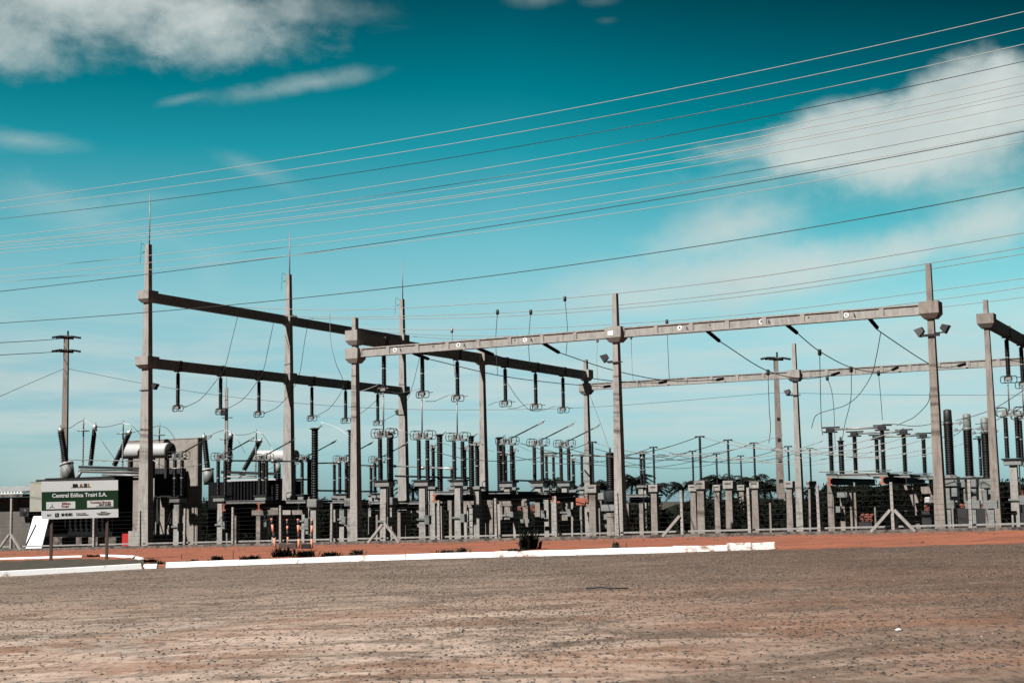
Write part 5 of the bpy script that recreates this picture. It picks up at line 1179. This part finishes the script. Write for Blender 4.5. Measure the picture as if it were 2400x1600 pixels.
mb = MB(); a = onv(2167, 1184, 27.3); b = onv(2180, 1164, 27.3); mb.bevbox((a[0], 27.3, a[2]), (b[0], 27.7, b[2]), .06); tag(mb.build('white_sack', 'white', None, tuple(a)), 'white sack lying on the bricks left of the corner post', 'sack')

# ------------------------------------------------------------------ verge plants, litter, stones
def tuft(X, Y, rad, h, n, m, label, cat='weed', name='weed_tuft', lean=1., seed=0, w=.022):
    R_ = np.random.RandomState(seed + int(abs(X * 37)) ); g = gz(X) + .05; vs = []; fs = []
    for k in range(n):
        an = R_.uniform(0, 2 * pi); b = np.array([X + R_.normal() * rad * .35, Y + R_.normal() * rad * .35, g - .05]); L_ = h * R_.uniform(.45, 1.1); out = R_.uniform(.15, 1.) * rad * lean
        d = np.array([cos(an), sin(an), 0]); sd = np.array([-sin(an), cos(an), 0]) * w * R_.uniform(.7, 1.5)
        m1 = b + d * out * .45 + (0, 0, L_ * .7); e = b + d * out + (0, 0, L_ * R_.uniform(.75, 1.05)); i = len(vs)
        vs += [b - sd * .7, b + sd * .7, m1 + sd, m1 - sd, e]; fs += [(i, i + 1, i + 2, i + 3), (i + 3, i + 2, i + 4)]
    mb = MB(); mb.add(vs, fs); return tag(mb.build(name, m, None, (X, Y, g), world=True), label, cat)
g = gp(1233, 1293); q = gp(1233, 1284)
tuft(q[0], g[1] + .5, .40, .74, 150, 'leaf', 'bushy dark shrub growing just behind the white kerb', 'shrub', 'shrub', 1., 3, .03)
tuft(q[0] + .18, g[1] + .55, .30, .45, 90, 'leaf', 'low dark shrub at the right foot of the bushy one', 'shrub', 'shrub', 1.2, 8, .045)
WD = [(448, 1321, .18, .16, 'leftmost small dry weed behind the kerb'), (503, 1318, .26, .24, 'second small dry weed behind the kerb, from the left'), (583, 1315, .38, .22, 'low wide weed left of the large dark clumps'), (660, 1310, .55, .42, 'large dark weed clump in front of the bollards'), (712, 1309, .50, .32, 'dark weed clump right of the largest one'), (771, 1308, .40, .24, 'weed clump right of the bollards'), (835, 1304, .36, .26, 'thin dry weed below the short front post'), (1045, 1302, .42, .22, 'straggly dry weed left of the dark shrub'), (1082, 1300, .3, .26, 'second straggly dry weed left of the dark shrub'), (1445, 1293, .14, .34, 'thin weed leaning over the kerb under the joint post'), (1205, 1297, .4, .18, 'low dry weed at the left foot of the dark shrub'), (364, 1325, .3, .14, 'dark dry weed in the gap of the kerb'), (345, 1322, .35, .2, 'dark weed at the tip of the planting bed'), (215, 1310, .42, .2, 'dark weed in the gap of the island kerb')]
for i, (x, y, rad, h, lab) in enumerate(WD):
    g = gp(x, y); tuft(g[0], g[1] + .35, rad, h, int(240 * rad + 40), 'weed' if i not in (1, 2, 3, 4, 5, 13, 12) else 'leaf', lab, seed=i)
for i, (x, y, h) in enumerate([(419, 1316, .22), (541, 1313, .28), (1470, 1290, .2)]):
    g = gp(x, y); mb = MB(); mb.bar((g[0], g[1] + .4, g[2]), (g[0] + .01, g[1] + .4, g[2] + h + .05), .025, .025); tag(mb.build('stake', 'wood', None, tuple(g), world=True), 'thin short stake behind the white kerb, %s of three' % nth(i, 3), 'stake', 'short stakes behind the kerb')
def stone(X, Y, r, m, label, name='stone', sq=(1, 1, .6)):
    R_ = np.random.RandomState(int(abs(X * 91 + Y * 7))); mb = MB()
    prof = [(r * .3, -r * .3), (r * .85, -r * .1), (r, r * .25), (r * .6, r * .7), (r * .15, r * .85)]
    mb.lathe([(a * R_.uniform(.85, 1.15), b * sq[2]) for a, b in prof], (X, Y, gz(X) + r * .1), (0, 0, 1), 9)
    for i, q in enumerate(mb.v): mb.v[i] = (X + (q[0] - X) * sq[0] * R_.uniform(.85, 1.15), Y + (q[1] - Y) * sq[1], q[2])
    return tag(mb.build(name, m, None, (X, Y, gz(X)), world=True), label, 'stone')
for (x, y, r_, lab) in [(270, 1290, .09, 'white stone lying by the fence foot right of the sign'), (1068, 1281, .07, 'white stone lying by the fence foot near the braced posts'), (2225, 1246, .10, 'white stone at the fence foot right of the corner post'), (1425, 1269, .08, 'pale flat stone at the fence foot below the joint post'), (2106, 1477, .045, 'white stone out on the road at lower right')]:
    g = gp(x, y); stone(g[0], g[1], r_, 'white_plain', lab)
g = gp(1420, 1381); mb = MB(); mb.tube([(g[0] - .38, g[1], g[2] + .03), (g[0] - .1, g[1] + .02, g[2] + .05), (g[0] + .1, g[1] - .05, g[2] + .025), (g[0] + .42, g[1], g[2] + .02)], .022, 6, .01); tag(mb.build('twig', 'black', None, tuple(g), world=True), 'dark twig lying on the road right of centre', 'twig')
def pebbles(name, n, smin, smax, m, label, seed, y0=13.5, y1=47., verge=False, hmul=1.):
    R_ = np.random.RandomState(seed); vs = []; fs = []
    for k in range(n):
        if verge:
            x = R_.uniform(-26, 17); t = R_.rand() ** .6; ya = np.interp(x, ex, ey) + .3; yb = O0[1] + UV[1] * ((x - O0[0] + 1.1 * VV[0]) / UV[0]) - 1.15 * VV[1]; y = ya + (yb - ya) * t; z = gz(x) + .05 + .05 * max(0, (t - .8) * 5)
        else:
            y = sqrt(R_.uniform(y0 ** 2, y1 ** 2)); x = (R_.uniform(-.40, .40) if R_.rand() < .6 else R_.uniform(-.1, .40)) * y
            if y > np.interp(x, ex, ey) - .1: continue
            z = gz(x)
            if sin(x * 1.3 + 1.7 * sin(y * .8 + seed)) * sin(y * 1.1 + x * .45 + seed) < R_.uniform(-1.1, .55): continue
        s_ = smin + (smax - smin) * R_.rand() ** 2.5; an = R_.uniform(0, pi); c, sn = cos(an) * s_, sin(an) * s_; h = s_ * R_.uniform(.4, .8) * hmul; i = len(vs)
        vs += [(x + c, y + sn, z), (x - sn, y + c, z + h * .25), (x - c * .9, y - sn * .9, z), (x + sn, y - c, z + h * .1), (x + c * .2, y + sn * .2, z + h)]
        fs += [(i, i + 1, i + 4), (i + 1, i + 2, i + 4), (i + 2, i + 3, i + 4), (i + 3, i, i + 4)]
    mb = MB(); mb.add(vs, fs); stuff(mb.build(name, m, None, (0, 0, 0), world=True), label, 'gravel')
M['peb_dark'] = mat('dark_pebble', (.055, .045, .038), .9, var=.5, scale=2)
M['peb_mid'] = mat('brown_pebble', (.16, .125, .10), .9, var=.5, scale=2)
M['peb_pale'] = mat('pale_pebble', (.52, .46, .40), .9, var=.3, scale=2)
pebbles('dark_gravel', 62000, .006, .027, 'peb_dark', 'dark loose gravel scattered over the road', 1)
pebbles('brown_gravel', 34000, .007, .030, 'peb_mid', 'brown loose gravel scattered over the road', 2)
pebbles('pale_gravel', 7000, .005, .018, 'peb_pale', 'pale grit scattered over the road', 3)
pebbles('verge_rubble', 5000, .015, .07, 'peb_mid', 'brown rubble scattered along the red verge', 4, verge=True)

for o in list(COL.objects):
    if '_o' in o.keys(): del o['_o']
